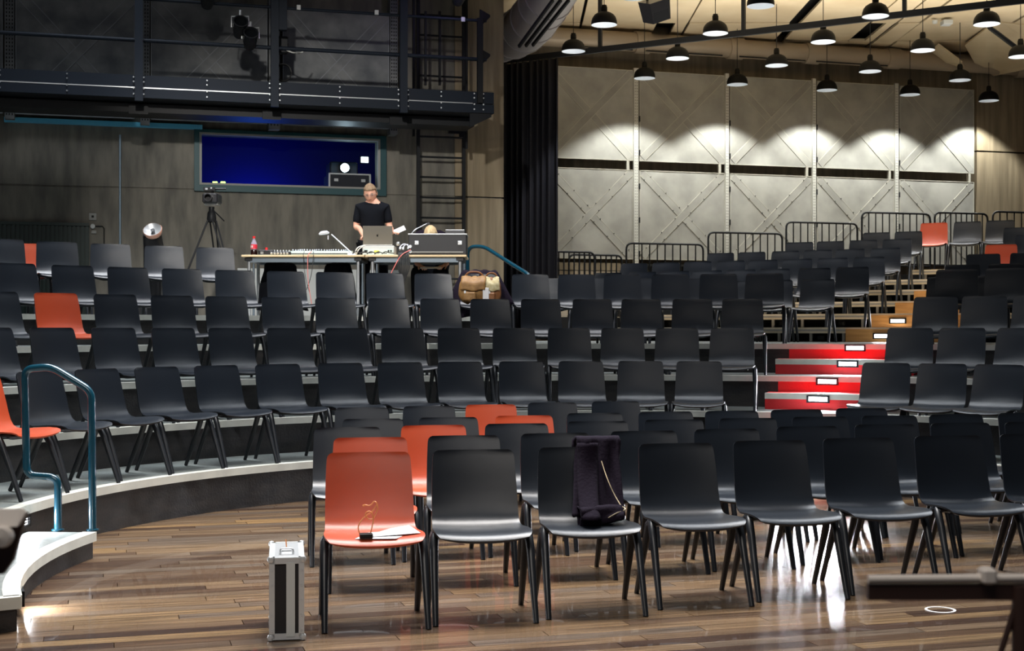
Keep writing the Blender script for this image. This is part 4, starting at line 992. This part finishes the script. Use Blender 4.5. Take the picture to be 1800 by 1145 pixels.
t = thing('video_camera', 'black video camera mounted on the tripod', 'video camera', cz-Vector((0,0,.08)))
MB().bbox(cz,(.19,.26,.12),.015).build('body','black_plastic',t)
MB().box(cz+Vector((0,0,-.068)),(.16,.14,.016)).build('mount_plate','silver',t)
MB().lathe([(.045,0),(.05,.08),(.04,.08)],cz+Vector((-.01,-.13,0)),14,Matrix.Rotation(R_(90),3,'X')).build('lens','black_plastic',t,True)
MB().tube([cz+Vector((0,0,.06)),cz+Vector((0,0,.11))],.018,6).build('shoe','black_steel',t)
MB().box(cz+Vector((-.03,0,.12)),(.14,.10,.04)).build('top_handle','black_plastic',t); MB().tube([cz+Vector((.03,0,.125)),cz+Vector((.17,0,.125))],.012,8).build('microphone','black_plastic',t,True)
MB().box(cz+Vector((-.06,-.052,.12)),(.03,.006,.02)).box(cz+Vector((.0,-.052,.13)),(.02,.006,.02)).build('bright_badge','silver',t)

# ------------------------------------------------------------------ people
def skin(name, nodes, edges, m, parent, sub=2, rootv=0):
    me = bpy.data.meshes.new(name); me.from_pydata([n[0] for n in nodes], edges, [])
    o = bpy.data.objects.new(name, me); COL.objects.link(o)
    md = o.modifiers.new('sk','SKIN'); 
    if not me.skin_vertices:
        bpy.context.view_layer.objects.active = o
    for i, n in enumerate(nodes):
        r = n[1]; me.skin_vertices[0].data[i].radius = r if isinstance(r, tuple) else (r, r)
        me.skin_vertices[0].data[i].use_root = (i == rootv)
    sb = o.modifiers.new('sb','SUBSURF'); sb.levels = sub; sb.render_levels = sub
    dg = bpy.context.evaluated_depsgraph_get(); dg.update(); ev = o.evaluated_get(dg); new = bpy.data.meshes.new_from_object(ev)
    o.modifiers.clear(); o.data = new; new.name = name; new.materials.clear(); new.materials.append(MATS[m])
    new.polygons.foreach_set('use_smooth', [True]*len(new.polygons))
    if parent is not None: o.parent = parent; 
    off = parent.location if parent else Vector((0,0,0))
    new.transform(Matrix.Translation(-off)); return o
def head_mesh(c, M, sc=1.0):
    mb = MB(); nu, nv = 28, 22
    def f(i, j):
        th = i*2*math.pi; ph = (j-.5)*math.pi; x = math.cos(ph)*math.cos(th); y = math.cos(ph)*math.sin(th); z = math.sin(ph)
        X, Y, Z = x*.074, y*.094, z*.118
        if z < 0:     # narrow jaw
            X *= 1-.30*(-z)**1.5; Y = Y*(1-.18*(-z)) - (.012*(-z) if y < 0 else -.0)
        if y < 0:
            fr = -y
            Y -= .016*math.exp(-((X/.012)**2)-((Z+.012)/.022)**2)*fr      # nose
            Y -= .005*math.exp(-((X/.03)**2)-((Z-.022)/.010)**2)         # brow
            Y += .008*math.exp(-(((abs(X)-.030)/.014)**2)-((Z-.006)/.010)**2)   # eye sockets
            Y -= .005*math.exp(-((X/.020)**2)-((Z+.050)/.006)**2)        # lips
            Y -= .007*math.exp(-((X/.02)**2)-((Z+.088)/.014)**2)         # chin
        return c+M@(Vector((X,Y,Z))*sc)
    return mb.grid(f, nu, nv)
def hand(nodes, edges, w, wi, dirv, palm, side):
    # fingers as chains rooted in the palm; nodes are appended
    dirv = dirv.normalized(); palm = palm.normalized(); cr = dirv.cross(palm).normalized()*side
    b = len(nodes); nodes.append((w+dirv*.045, (.024,.014))); edges.append((wi, b)); nodes.append((w+dirv*.085, (.036,.013))); edges.append((b,b+1))
    for k, (s_, L) in enumerate(((-.030,.062),(-.010,.072),(.010,.068),(.028,.054))):
        p = w+dirv*.092+cr*s_; i0 = len(nodes)
        nodes.append((p+dirv*.012, .0085)); nodes.append((p+dirv*(L*.5)+palm*.008, .008)); nodes.append((p+dirv*L+palm*.024, .0065))
        edges += [(b+1,i0),(i0,i0+1),(i0+1,i0+2)]
    i0 = len(nodes); nodes.append((w+dirv*.045-cr*.032+palm*.006, .010)); nodes.append((w+dirv*.075-cr*.050+palm*.018, .009)); nodes.append((w+dirv*.095-cr*.050+palm*.03, .0075))
    edges += [(b,i0),(i0,i0+1),(i0+1,i0+2)]
V = Vector
def person_standing():
    d = 17.2; base = V(((655-900)/F*d, d, TZ))
    t = thing('person', 'person standing behind the desk in a black T-shirt, looking down at a laptop', 'person', base)
    o = base; tilt = V((-.01,-.03,0))
    hd = P(651,341,d-.06)
    nodes = [(o+V((0,0,.94)),(.145,.10)), (o+V((0,-.01,1.12)),(.145,.105)), (o+V((0,-.02,1.30)),(.165,.115)), (o+V((0,-.02,1.40)),(.095,.07)), (o+V((-.01,-.035,1.49)),(.056,.056)), (V((hd.x,hd.y+.01,hd.z-.04)),(.052,.058)),
        (o+V((-.168,-.02,1.385)),.054),(o+V((-.205,-.03,1.12)),.044),(V((P(633,405,d).x,d-.10,P(633,402,d).z)),.036),(V((P(640,416,d-.25).x,d-.28,P(640,416,d-.25).z)),.027),
        (o+V((.168,-.02,1.385)),.054),(o+V((.215,-.02,1.12)),.044),(V((P(689,400,d).x,d-.10,P(689,404,d).z)),.036),(V((P(688,410,d-.3).x,d-.32,P(690,410,d-.3).z)),.027),
        (o+V((-.10,0,.88)),.095),(o+V((-.12,-.01,.48)),.062),(o+V((-.13,.02,.09)),.045),(o+V((-.13,-.13,.035)),.035),
        (o+V((.10,0,.88)),.095),(o+V((.12,-.01,.48)),.062),(o+V((.13,.02,.09)),.045),(o+V((.13,-.13,.035)),.035)]
    edges = [(0,1),(1,2),(2,3),(3,4),(4,5),(3,6),(6,7),(7,8),(8,9),(3,10),(10,11),(11,12),(12,13),(0,14),(14,15),(15,16),(16,17),(0,18),(18,19),(19,20),(20,21)]
    hand(nodes, edges, nodes[9][0], 9, V((.3,-.9,-.1)), V((0,0,-1)), 1); hand(nodes, edges, nodes[13][0], 13, V((.5,-.8,.05)), V((0,0,-1)), -1)
    skin('body', nodes, edges, 'skin', t)
    sh = [(n[0], tuple(a+.014 for a in n[1]) if isinstance(n[1],tuple) else n[1]+.016) for n in nodes]
    sh = [sh[0],sh[1],sh[2],(sh[3][0]+V((0,0,.005)),(.122,.09)),sh[6],(sh[7][0],.062),(sh[10][0]),(sh[11][0],.062)]; sh[6] = (nodes[10][0]+V((0,0,-.012)),.068); sh[4] = (nodes[6][0]+V((0,0,-.012)),.068)
    sh[5] = (nodes[6][0].lerp(nodes[7][0],.86),.058); sh[7] = (nodes[10][0].lerp(nodes[11][0],.86),.058)
    sh.append((nodes[3][0]+V((-.008,-.012,.062)),(.080,.076)))
    skin('t_shirt', sh, [(0,1),(1,2),(2,3),(3,4),(4,5),(3,6),(6,7),(3,8)], 'black_cloth', t)
    tr = [(nodes[0][0]+V((0,0,.02)),(.155,.115)),(nodes[14][0],.112),(nodes[15][0],.082),(nodes[16][0],.066),(nodes[18][0],.112),(nodes[19][0],.082),(nodes[20][0],.066)]
    skin('trousers', tr, [(0,1),(1,2),(2,3),(0,4),(4,5),(5,6)], 'black_cloth', t)
    for i in (17,21): MB().tube([nodes[i][0]+V((0,.20,-.0)), nodes[i][0]+V((0,.05,.01)), nodes[i][0]+V((0,-.06,-.005))],[.04,.044,.034],10).build('shoe','black_plastic',t,True)
    M = Matrix.Rotation(R_(20),3,'X')@Matrix.Rotation(R_(-4),3,'Y')
    hm = head_mesh(hd, M, 1.06).build('head', 'skin', t, 'all')
    for s_ in (-1,1):
        MB().lathe([(0,-.008),(.012,-.006),(.019,.0),(.014,.008),(0,.006)], hd+M@V((s_*.080,.010,-.002)), 10, M@Matrix.Rotation(R_(90),3,'Y')@Matrix.Diagonal((1.5,.8,1))).build('ear','skin',hm,True)
        MB().lathe([(0,-.004),(.008,-.002),(.009,.001),(0,.004)], hd+M@V((s_*.031,-.088,.006)), 8, M@Matrix.Rotation(R_(90),3,'X')).build('eye','brown_wood',hm,True)
        MB().box(hd+M@V((s_*.031,-.0975,.026)),(.030,.006,.005),M=M).build('eyebrow','hair_grey',hm)
    MB().box(hd+M@V((0,-.097,-.052)),(.038,.008,.004),M=M).build('mouth',mat('lip',srgb(160,84,76),.5),hm)
    def hairf(i, j):
        th = i*2*math.pi; ph = (.04+.46*j)*math.pi; x = math.cos(ph)*math.cos(th); y = math.cos(ph)*math.sin(th); z = math.sin(ph)
        front = max(0, -math.sin(th)); lo = -.10 if math.sin(th) > -.2 else .42
        zz = max(z, lo+.25*(1-j)*0) if True else z
        if math.sin(th) < -.2:
            ph = (.16+.34*j)*math.pi; x = math.cos(ph)*math.cos(th); y = math.cos(ph)*math.sin(th); zz = math.sin(ph)
        else:
            ph = ((-.10 if math.sin(th) > .3 else .03)+(.60 if math.sin(th) > .3 else .47)*j)*math.pi; x = math.cos(ph)*math.cos(th); y = math.cos(ph)*math.sin(th); zz = math.sin(ph)
        k = 1+.03*math.sin(th*11+j*7)
        return hd+M@V((x*.084*k, y*.104*k, zz*.134))*1.0
    solid(MB().grid(hairf, 36, 12).build('hair','hair_grey',hm,'all'), .006)
    gl = MB()
    for s_ in (-1,1): gl.tube(arc(hd+M@V((s_*.032,-.104,.004)),.019,0,360,14,M@V((1.1,0,0)),M@V((0,0,.75))),.0011,5,False).tube([hd+M@V((s_*.053,-.10,.008)),hd+M@V((s_*.082,.005,.006))],.0016,4)
    gl.tube([hd+M@V((-.012,-.106,.006)),hd+M@V((.012,-.106,.006))],.0018,4).build('glasses','rail_grey',t,True)
    return nodes
nd = person_standing()
q = nd[13][0]+V((.06,-.06,.02))
tag(MB().box(q+V((.05,-.02,.012)),(.15,.004,.06),M=Matrix.Rotation(R_(-26),3,'Y')@Matrix.Rotation(R_(20),3,'Z')).build('paper_sheet','paper'),'white paper held by the standing person beside the laptop','paper')
# seated man
def person_seated():
    d = 17.3; base = V(((757-900)/F*d, d, TZ))
    st = thing('desk_stool', 'dark stool under the seated person behind the desk case', 'stool', base+V((0,.12,0)))
    MB().lathe([(0,.43),(.17,.43),(.18,.45),(.17,.47),(0,.47)],base+V((0,.12,0)),16).build('seat','black_cloth',st,True)
    MB().tube([base+V((0,.12,0.02)),base+V((0,.12,.44))],.03,10).build('post','black_steel',st,True)
    MB().lathe([(0,0),(.2,0),(.2,.02),(.04,.04)],base+V((0,.12,0)),16).build('base','black_steel',st,True)
    t = thing('person', 'seated person with thinning blond hair bowed behind the desk case', 'person', base)
    o = base; hd = P(757,413,d-.28)
    hl, hr = P(740,470,d-.42), P(776,469,d-.42)
    nodes = [(o+V((0,.12,.58)),(.15,.13)),(o+V((0,.06,.78)),(.14,.105)),(o+V((0,-.06,.97)),(.165,.11)),(o+V((0,-.12,1.05)),(.11,.08)),(V((hd.x,hd.y+.06,hd.z-.09)),(.055,.055)),
        (o+V((-.19,-.10,1.0)),.056),(o+V((-.25,-.12,.74)),.042),(hl+V((-.03,.10,.03)),.030),
        (o+V((.19,-.10,1.0)),.056),(o+V((.25,-.12,.74)),.042),(hr+V((.05,.10,.03)),.030),
        (o+V((-.10,.06,.55)),.095),(o+V((-.15,-.36,.56)),.066),(o+V((-.15,-.34,.10)),.045),(o+V((-.15,-.46,.04)),.035),
        (o+V((.10,.06,.55)),.095),(o+V((.17,-.36,.56)),.066),(o+V((.17,-.34,.10)),.045),(o+V((.17,-.46,.04)),.035)]
    edges = [(0,1),(1,2),(2,3),(3,4),(3,5),(5,6),(6,7),(3,8),(8,9),(9,10),(0,11),(11,12),(12,13),(13,14),(0,15),(15,16),(16,17),(17,18)]
    hand(nodes, edges, nodes[7][0], 7, V((.5,-.75,-.25)), V((0,.2,-1)), 1); hand(nodes, edges, nodes[10][0], 10, V((-.5,-.75,-.25)), V((0,.2,-1)), -1)
    skin('body', nodes, edges, 'skin', t)
    sh = [(nodes[0][0]+V((0,0,.04)),(.165,.15)),(nodes[1][0],(.155,.12)),(nodes[2][0],(.178,.125)),(nodes[3][0],(.125,.09)),(nodes[5][0],.074),(nodes[5][0].lerp(nodes[6][0],.85),.064),(nodes[8][0],.074),(nodes[8][0].lerp(nodes[9][0],.85),.064)]
    skin('t_shirt', sh, [(0,1),(1,2),(2,3),(3,4),(4,5),(3,6),(6,7)], 'navy_cloth', t)
    tr = [(nodes[0][0],(.16,.14)),(nodes[11][0],.112),(nodes[12][0],.086),(nodes[13][0],.066),(nodes[15][0],.112),(nodes[16][0],.086),(nodes[17][0],.066)]
    skin('trousers', tr, [(0,1),(1,2),(2,3),(0,4),(4,5),(5,6)], 'black_cloth', t)
    for i in (14,18): MB().tube([nodes[i][0]+V((0,.16,0)), nodes[i][0]+V((0,-.05,0))],[.042,.036],10).build('shoe','black_plastic',t,True)
    M = Matrix.Rotation(R_(42),3,'X'); hm = head_mesh(hd, M, 1.02).build('head','skin',t,'all')
    for s_ in (-1,1):
        MB().lathe([(0,-.008),(.012,-.006),(.019,.0),(.014,.008),(0,.006)], hd+M@V((s_*.077,.010,0)), 10, M@Matrix.Rotation(R_(90),3,'Y')@Matrix.Diagonal((1.5,.8,1))).build('ear','skin',hm,True)
        MB().lathe([(0,-.004),(.008,-.002),(0,.004)], hd+M@V((s_*.031,-.088,.006)), 8, M@Matrix.Rotation(R_(90),3,'X')).build('eye','brown_wood',hm,True)
    def hairf(i, j):
        th = i*2*math.pi; a = .16 if math.sin(th) < -.2 else -.08; ph = (a+(.5-a)*j)*math.pi; k = 1+.04*math.sin(th*9+j*5)
        return hd+M@V((math.cos(ph)*math.cos(th)*.083*k, math.cos(ph)*math.sin(th)*.102*k, math.sin(ph)*.126))
    solid(MB().grid(hairf, 36, 12).build('hair','hair_blond',hm,'all'), .006)
    q = (hl+hr)/2
    tag(MB().box(q+V((.0,-.07,-.012)),(.26,.20,.004),M=Matrix.Rotation(R_(8),3,'X')).build('paper_sheet','paper'),'white paper held under the desk by the seated person','paper')
person_seated()

# ------------------------------------------------------------------ coat and bags on the fourth tier chair
def bt(c, dx, dy, dz):   # chair local to world
    r = c.rotation_euler[2]; return V((c.location.x+dx*math.cos(r)-dy*math.sin(r), c.location.y+dx*math.sin(r)+dy*math.cos(r), c.location.z+dz))
B = CH_BAG
def coatf(i, j):
    v = j; x = (i-.5)*(.40+.42*abs(v-.5)*2)
    if v < .5: y = -.02+.30*0+.25+.10*(v*2); z = .44+.40*(v*2)
    else: y = .37+.05*(v-.5)*2; z = .84-.55*(v-.5)*2
    if v < .5: y = .22+.11*v*2
    z += .008*math.sin(i*21)-.02*abs(i-.5); y += .015*math.sin(i*17+v*5)
    return bt(B, x, y, z+.02)
o = MB().grid(coatf, 30, 30).build('dark_coat','navy_cloth',smooth='all'); solid(o,.02); tag(o,'dark navy coat draped over the chair behind the tan bags','coat')
def bag(cx, w, hgt, dp, lab_, cz, m, seed, tilt=0):
    base = bt(B, cx, 0, .44+cz); t = thing('shoulder_bag', lab_, 'bag', base, 'bags on the fourth tier chair')
    def f(i, j):
        a = i*2*math.pi; v = j; rr = (1-abs(2*v-1)**3.2*.9)**.5 if v < 1 else .3
        e = lambda c_: math.copysign(abs(c_)**.6, c_)
        return base+V((w/2*rr*e(math.cos(a))+tilt*v, dp/2*rr*e(math.sin(a)), hgt*v+.01*math.sin(a*4+seed)))
    MB().grid(f, 32, 16).build('body', m, t, 'all')
    def fl(i, j): return base+V(((i-.5)*w*.86+tilt*(.95-.5*j), -dp/2*(.35+.75*min(1,j*2.2))-.012, hgt*(1.0-.52*j)+.01*math.sin(i*9)))
    solid(MB().grid(fl, 12, 10).build('flap','leather_tan' if m=='leather_tan' else 'cream_canvas',t,'all'),.008)
    MB().tube(rounded([base+V((-w*.4+tilt,0,hgt*.8)),base+V((-w*.25+tilt,-.02,hgt*1.18)),base+V((w*.25+tilt,-.02,hgt*1.18)),base+V((w*.4+tilt,0,hgt*.8))],.08),.010,6).build('strap','leather_brown',t,True)
    for s_ in (-.22,): MB().box(base+V((s_*w,-dp/2-.03,hgt*.42)),(.022,.012,.03)).build('buckle','silver',t)
    MB().bbox(base+V((-.02,-dp/2-.01,hgt*.26)),(w*.45,.05,hgt*.34),.015).build('pocket',m,t)
mat('cream_canvas', srgb(206,196,158), .8, col2=srgb(176,160,116), scale=(30,30,30))
bag(-.10,.33,.31,.22,'large tan leather satchel on the chair covered by the dark coat',.02,'leather_tan',1,.03)
bag(.15,.20,.30,.16,'smaller brown and cream bag right of the tan satchel',.02,'leather_brown',2,-.02)
q = bt(B,.06,-.12,.46); tag(MB().bbox(q+V((0,0,.09)),(.07,.02,.18),.004).build('folded_leaflet','paper'),'cream leaflet tucked between the two bags','leaflet')

# ------------------------------------------------------------------ front row details
C1 = ALL[0]; C3 = ALL[2]
Mc = Matrix.Rotation(C1.rotation_euler[2],3,'Z')
def sheet(pts, th, name, m, lab_, cat, grp=None):
    pts = [bt(C1,*p) for p in pts]; k = len(pts)
    tag(MB().add(pts+[p+V((0,0,th)) for p in pts], [tuple(range(k-1,-1,-1)), tuple(range(k,2*k))]+[(i,(i+1)%k,(i+1)%k+k,i+k) for i in range(k)]).build(name,m), lab_, cat, grp)
sheet([(-.10,-.17,.4335),(.10,-.19,.4335),(.20,-.02,.440),(-.02,.02,.436)], .0015, 'paper_sheet','paper','lower white paper sheet on the front orange chair','paper','papers on the front orange chair')
sheet([(-.06,-.14,.437),(.225,-.13,.449),(.19,.10,.455),(.10,.10,.442)], .0015, 'paper_sheet','paper','upper folded white paper sheet on the front orange chair','paper','papers on the front orange chair')
b = bt(C1,-.045,-.165,.437)
t = thing('lapel_microphone_pack', 'small black box with a curled orange-tan cord on the papers', 'microphone pack', b)
MB().bbox(b+V((0,0,.012)),(.065,.045,.024),.004,C1.rotation_euler[2]).build('box','black_plastic',t)
cpts = [b+V((-.03,.01,.012)),b+V((-.045,.02,.05)),b+V((-.02,.03,.095)),b+V((.03,.04,.125)),b+V((.05,.04,.165)),b+V((.035,.045,.175)),b+V((.015,.045,.150)),b+V((-.01,.05,.155))]
MB().tube(rounded(cpts,.03,4),.0028,6).build('cord','cord_orange',t,True)
MB().tube(rounded([b+V((.045,.04,.17)),b+V((.055,.035,.14)),b+V((.03,.03,.085)),b+V((.0,.03,.09)),b+V((-.01,.03,.12)),b+V((.02,.03,.13)),b+V((.035,.03,.09)),b+V((.02,.01,.02))],.03,4),.0028,6).build('cord','cord_orange',t,True)
MB().tube([b+V((-.01,.05,.155)),b+V((-.022,.05,.150))],.005,6).build('cord_tip','cord_orange',t,True)
# jacket draped over the third chair of the front row
j0 = C3
def jac(i, j):
    x = -.015+.235*i; v = j
    if v < .16: k = v/.16; y = .40-.09*k; z = .60+.235*k if False else .62+.225*k; 
    elif v < .22: k = (v-.16)/.06; y = .31-.05*k; z = .845+.006*math.sin(k*3.14)
    else:
        k = (v-.22)/.78; y = .258-.10*k-.10*k*k; z = .845-.385*k
        x += (.05*k*k)*(i-.3)-.05*k
    if v < .16: y = .385-.02*v/.16; 
    wr = .010*math.sin(i*15+v*4)+.006*math.sin(i*31-v*9)
    return bt(j0, x, y-.045+wr, z+.018)
t = thing('jacket', 'dark plum jacket with a pale zip hung over a front row chair', 'jacket', bt(j0,.1,.1,.44))
o = MB().grid(jac, 36, 48).build('body_cloth','navy_cloth',t,'all'); solid(o,.018)
def rolled(i,j):
    a = i*2*math.pi; k = j; r = .036+.012*math.sin(3*a+k*4)+.020*(1-k)
    return bt(j0, -.05+.225*k, -.02-.02*k+r*math.cos(a)*1.1, .482+.010*k+r*math.sin(a)*.9)
o = MB().grid(rolled,20,14).build('folded_hem','navy_cloth',t,'all'); solid(o,.010)
def slv(i,j):
    a = i*2*math.pi; k = j; r = .052-.004*k+.004*math.sin(a*3+k*6)
    return bt(j0, .035-.035*k+r*math.cos(a), .165-.24*k*k-.03*k+r*math.sin(a)*.55, .845-.37*k)
o = MB().grid(slv,20,20).build('sleeve','navy_cloth',t,'all'); solid(o,.008)
z = [bt(j0,.105,.145,.75),bt(j0,.125,.115,.67),bt(j0,.15,.06,.59),bt(j0,.175,-.015,.53),bt(j0,.20,-.04,.515),bt(j0,.13,-.085,.50),bt(j0,.09,-.095,.48)]
MB().tube(rounded(z,.05,4),.0035,6).build('zip','brass_zip',t,True)

# flight case on the floor
q = V(((504-900)/F*6.36, 6.36, 0)); rz = R_(9.4)
t = thing('flight_case', 'narrow upright black flight case with silver edges on the wooden floor', 'flight case', q)
M = Matrix.Rotation(rz,3,'Z'); W_, D_, H_ = .160, .48, .385
def L(x,y,z): return q+M@V((x,y,z))
MB().box(L(0,D_/2,H_/2+.006),(W_-.012,D_-.012,H_-.012),rz).build('body','case_black',t)
ed = []
for sx in (-1,1):
    MB().box(L(sx*(W_/2-.012),.002,H_/2+.006),(.026,.010,H_-.01),rz).build('edge_profile','case_alu',t)
    MB().box(L(sx*(W_/2-.002),D_/2,H_-.008),(.008,D_,.026),rz).build('edge_profile','case_alu',t)
    MB().box(L(sx*(W_/2-.012),D_/2,H_+.001),(.026,D_,.006),rz).build('edge_profile','case_alu',t)
for z_ in (.02,H_-.012): MB().box(L(0,.002,z_),(W_,.010,.028),rz).build('edge_profile','case_alu',t)
MB().box(L(.018,-.002,H_/2),(.040,.008,H_-.04),rz).build('centre_strip','white_paint',t)
for y_ in (.014,D_-.014): MB().box(L(0,y_,H_+.001),(W_,.028,.006),rz).build('edge_profile','case_alu',t)
MB().box(L(0,D_/2,H_-.002),(W_-.05,D_-.05,.008),rz).build('lid_plate','silver',t)
for sx in (-1,1):
    for z_ in (.016,H_-.006):
        for y_ in (.006,D_-.006): MB().lathe([(0,-.017),(.012,-.013),(.017,0),(.012,.013),(0,.017)],L(sx*(W_/2-.006),y_,z_),10).build('ball_corner','case_alu',t,True)
MB().tube(rounded([L(-.03,.1,H_+.004),L(-.03,.1,H_+.028),L(.03,.1,H_+.028),L(.03,.1,H_+.004)],.015),.005,6).build('handle','silver',t,True)
MB().bbox(L(0,.22,H_+.008),(.05,.06,.012),.003,rz).build('latch','silver',t); MB().tube([L(0,.28,H_),L(-.004,.28,H_+.045)],.003,6).build('latch_pin','cord_orange',t)
for k in range(5):
    for sx in (-1,1): MB().lathe([(0,-.003),(.005,-.002),(.005,.002)],L(sx*(W_/2-.012),-.004,.05+k*.07),6,Matrix.Rotation(R_(90),3,'X')).build('rivet','bolt_metal',t)
# tape ring on the floor
q = V(((1653-900)/F*7.06, 7.06, 0)); o = MB().lathe([(.066,.0),(.066,.003),(.078,.003),(.078,.0)],q,32).build('floor_ring','paper'); tag(o,'thin white ring lying on the wooden floor','floor ring')

# ------------------------------------------------------------------ out-of-focus stands in the foreground
d = 2.05; zr = P(1700,1018,d).z
t = thing('folded_stand', 'blurred metal stand with a pale horizontal bar in the right foreground', 'stand', V((P(1795,1018,d).x, d, 0)))
a, b = P(1526,1019,d), P(1860,1016,d)
MB().tube([a,b],.0065,10).build('top_bar','pale_edge',t,True)
MB().box((a+b)/2+V((0,.004,-.020)),((b-a).length,.012,.024)).build('wood_ledge','brown_wood',t)
q = P(1735,1012,d); MB().bbox(q,(.022,.03,.024),.004).build('joint_clamp','pale_edge',t)
q = P(1795,1030,d); MB().tube([V((q.x,d,q.z)),V((q.x,d,.25))],[.014,.014],12).build('post','brown_wood',t,True)
MB().tube([V((q.x-.005,d,q.z-.02)),V((q.x-.04,d,q.z-.13)),V((q.x-.045,d,.5))],.005,8).build('brace','brown_wood',t,True)
for a_ in (90,210,330): MB().tube([V((q.x,d,.3)),V((q.x+.3*math.cos(R_(a_)),d+.3*math.sin(R_(a_)),.008))],.009,8).build('leg','brown_wood',t,True)
d = 2.0
t = thing('music_stand', 'blurred brown music desk with pale top edge at the left border', 'music stand', V((P(-60,900,d).x, d, 0)))
pp = [P(-160,897,d),P(38,897,d),P(46,905,d),P(22,985,d),P(5,1010,d),P(-160,1010,d)]
n_ = V((0,.012,0)); k = 6
MB().add(pp+[p+n_ for p in pp],[tuple(range(k-1,-1,-1)),tuple(range(k,2*k))]+[(i,(i+1)%k,(i+1)%k+k,i+k) for i in range(k)]).build('desk_plate','brown_wood',t)
pp = [P(-160,896,d-.02),P(36,896,d-.02),P(44,902,d-.02),P(30,926,d-.03),P(-160,932,d-.03)]; k = 5
MB().add(pp+[p+V((0,.012,0)) for p in pp],[tuple(range(k-1,-1,-1)),tuple(range(k,2*k))]+[(i,(i+1)%k,(i+1)%k+k,i+k) for i in range(k)]).build('top_ledge','pale_edge',t)
MB().lathe([(0,-.012),(.014,-.01),(.016,0),(.014,.01),(0,.012)],P(4,944,d-.04),16,Matrix.Rotation(R_(90),3,'X')).build('clamp_knob','pale_edge',t,True)
MB().tube([P(-60,1000,d),V((P(-60,1000,d).x,d,.2))],.012,10).build('post','brown_wood',t,True)
for a_ in (90,210,330): MB().tube([V((P(-60,0,d).x,d,.25)),V((P(-60,0,d).x+.25*math.cos(R_(a_)),d+.25*math.sin(R_(a_)),.008))],.008,8).build('leg','brown_wood',t,True)
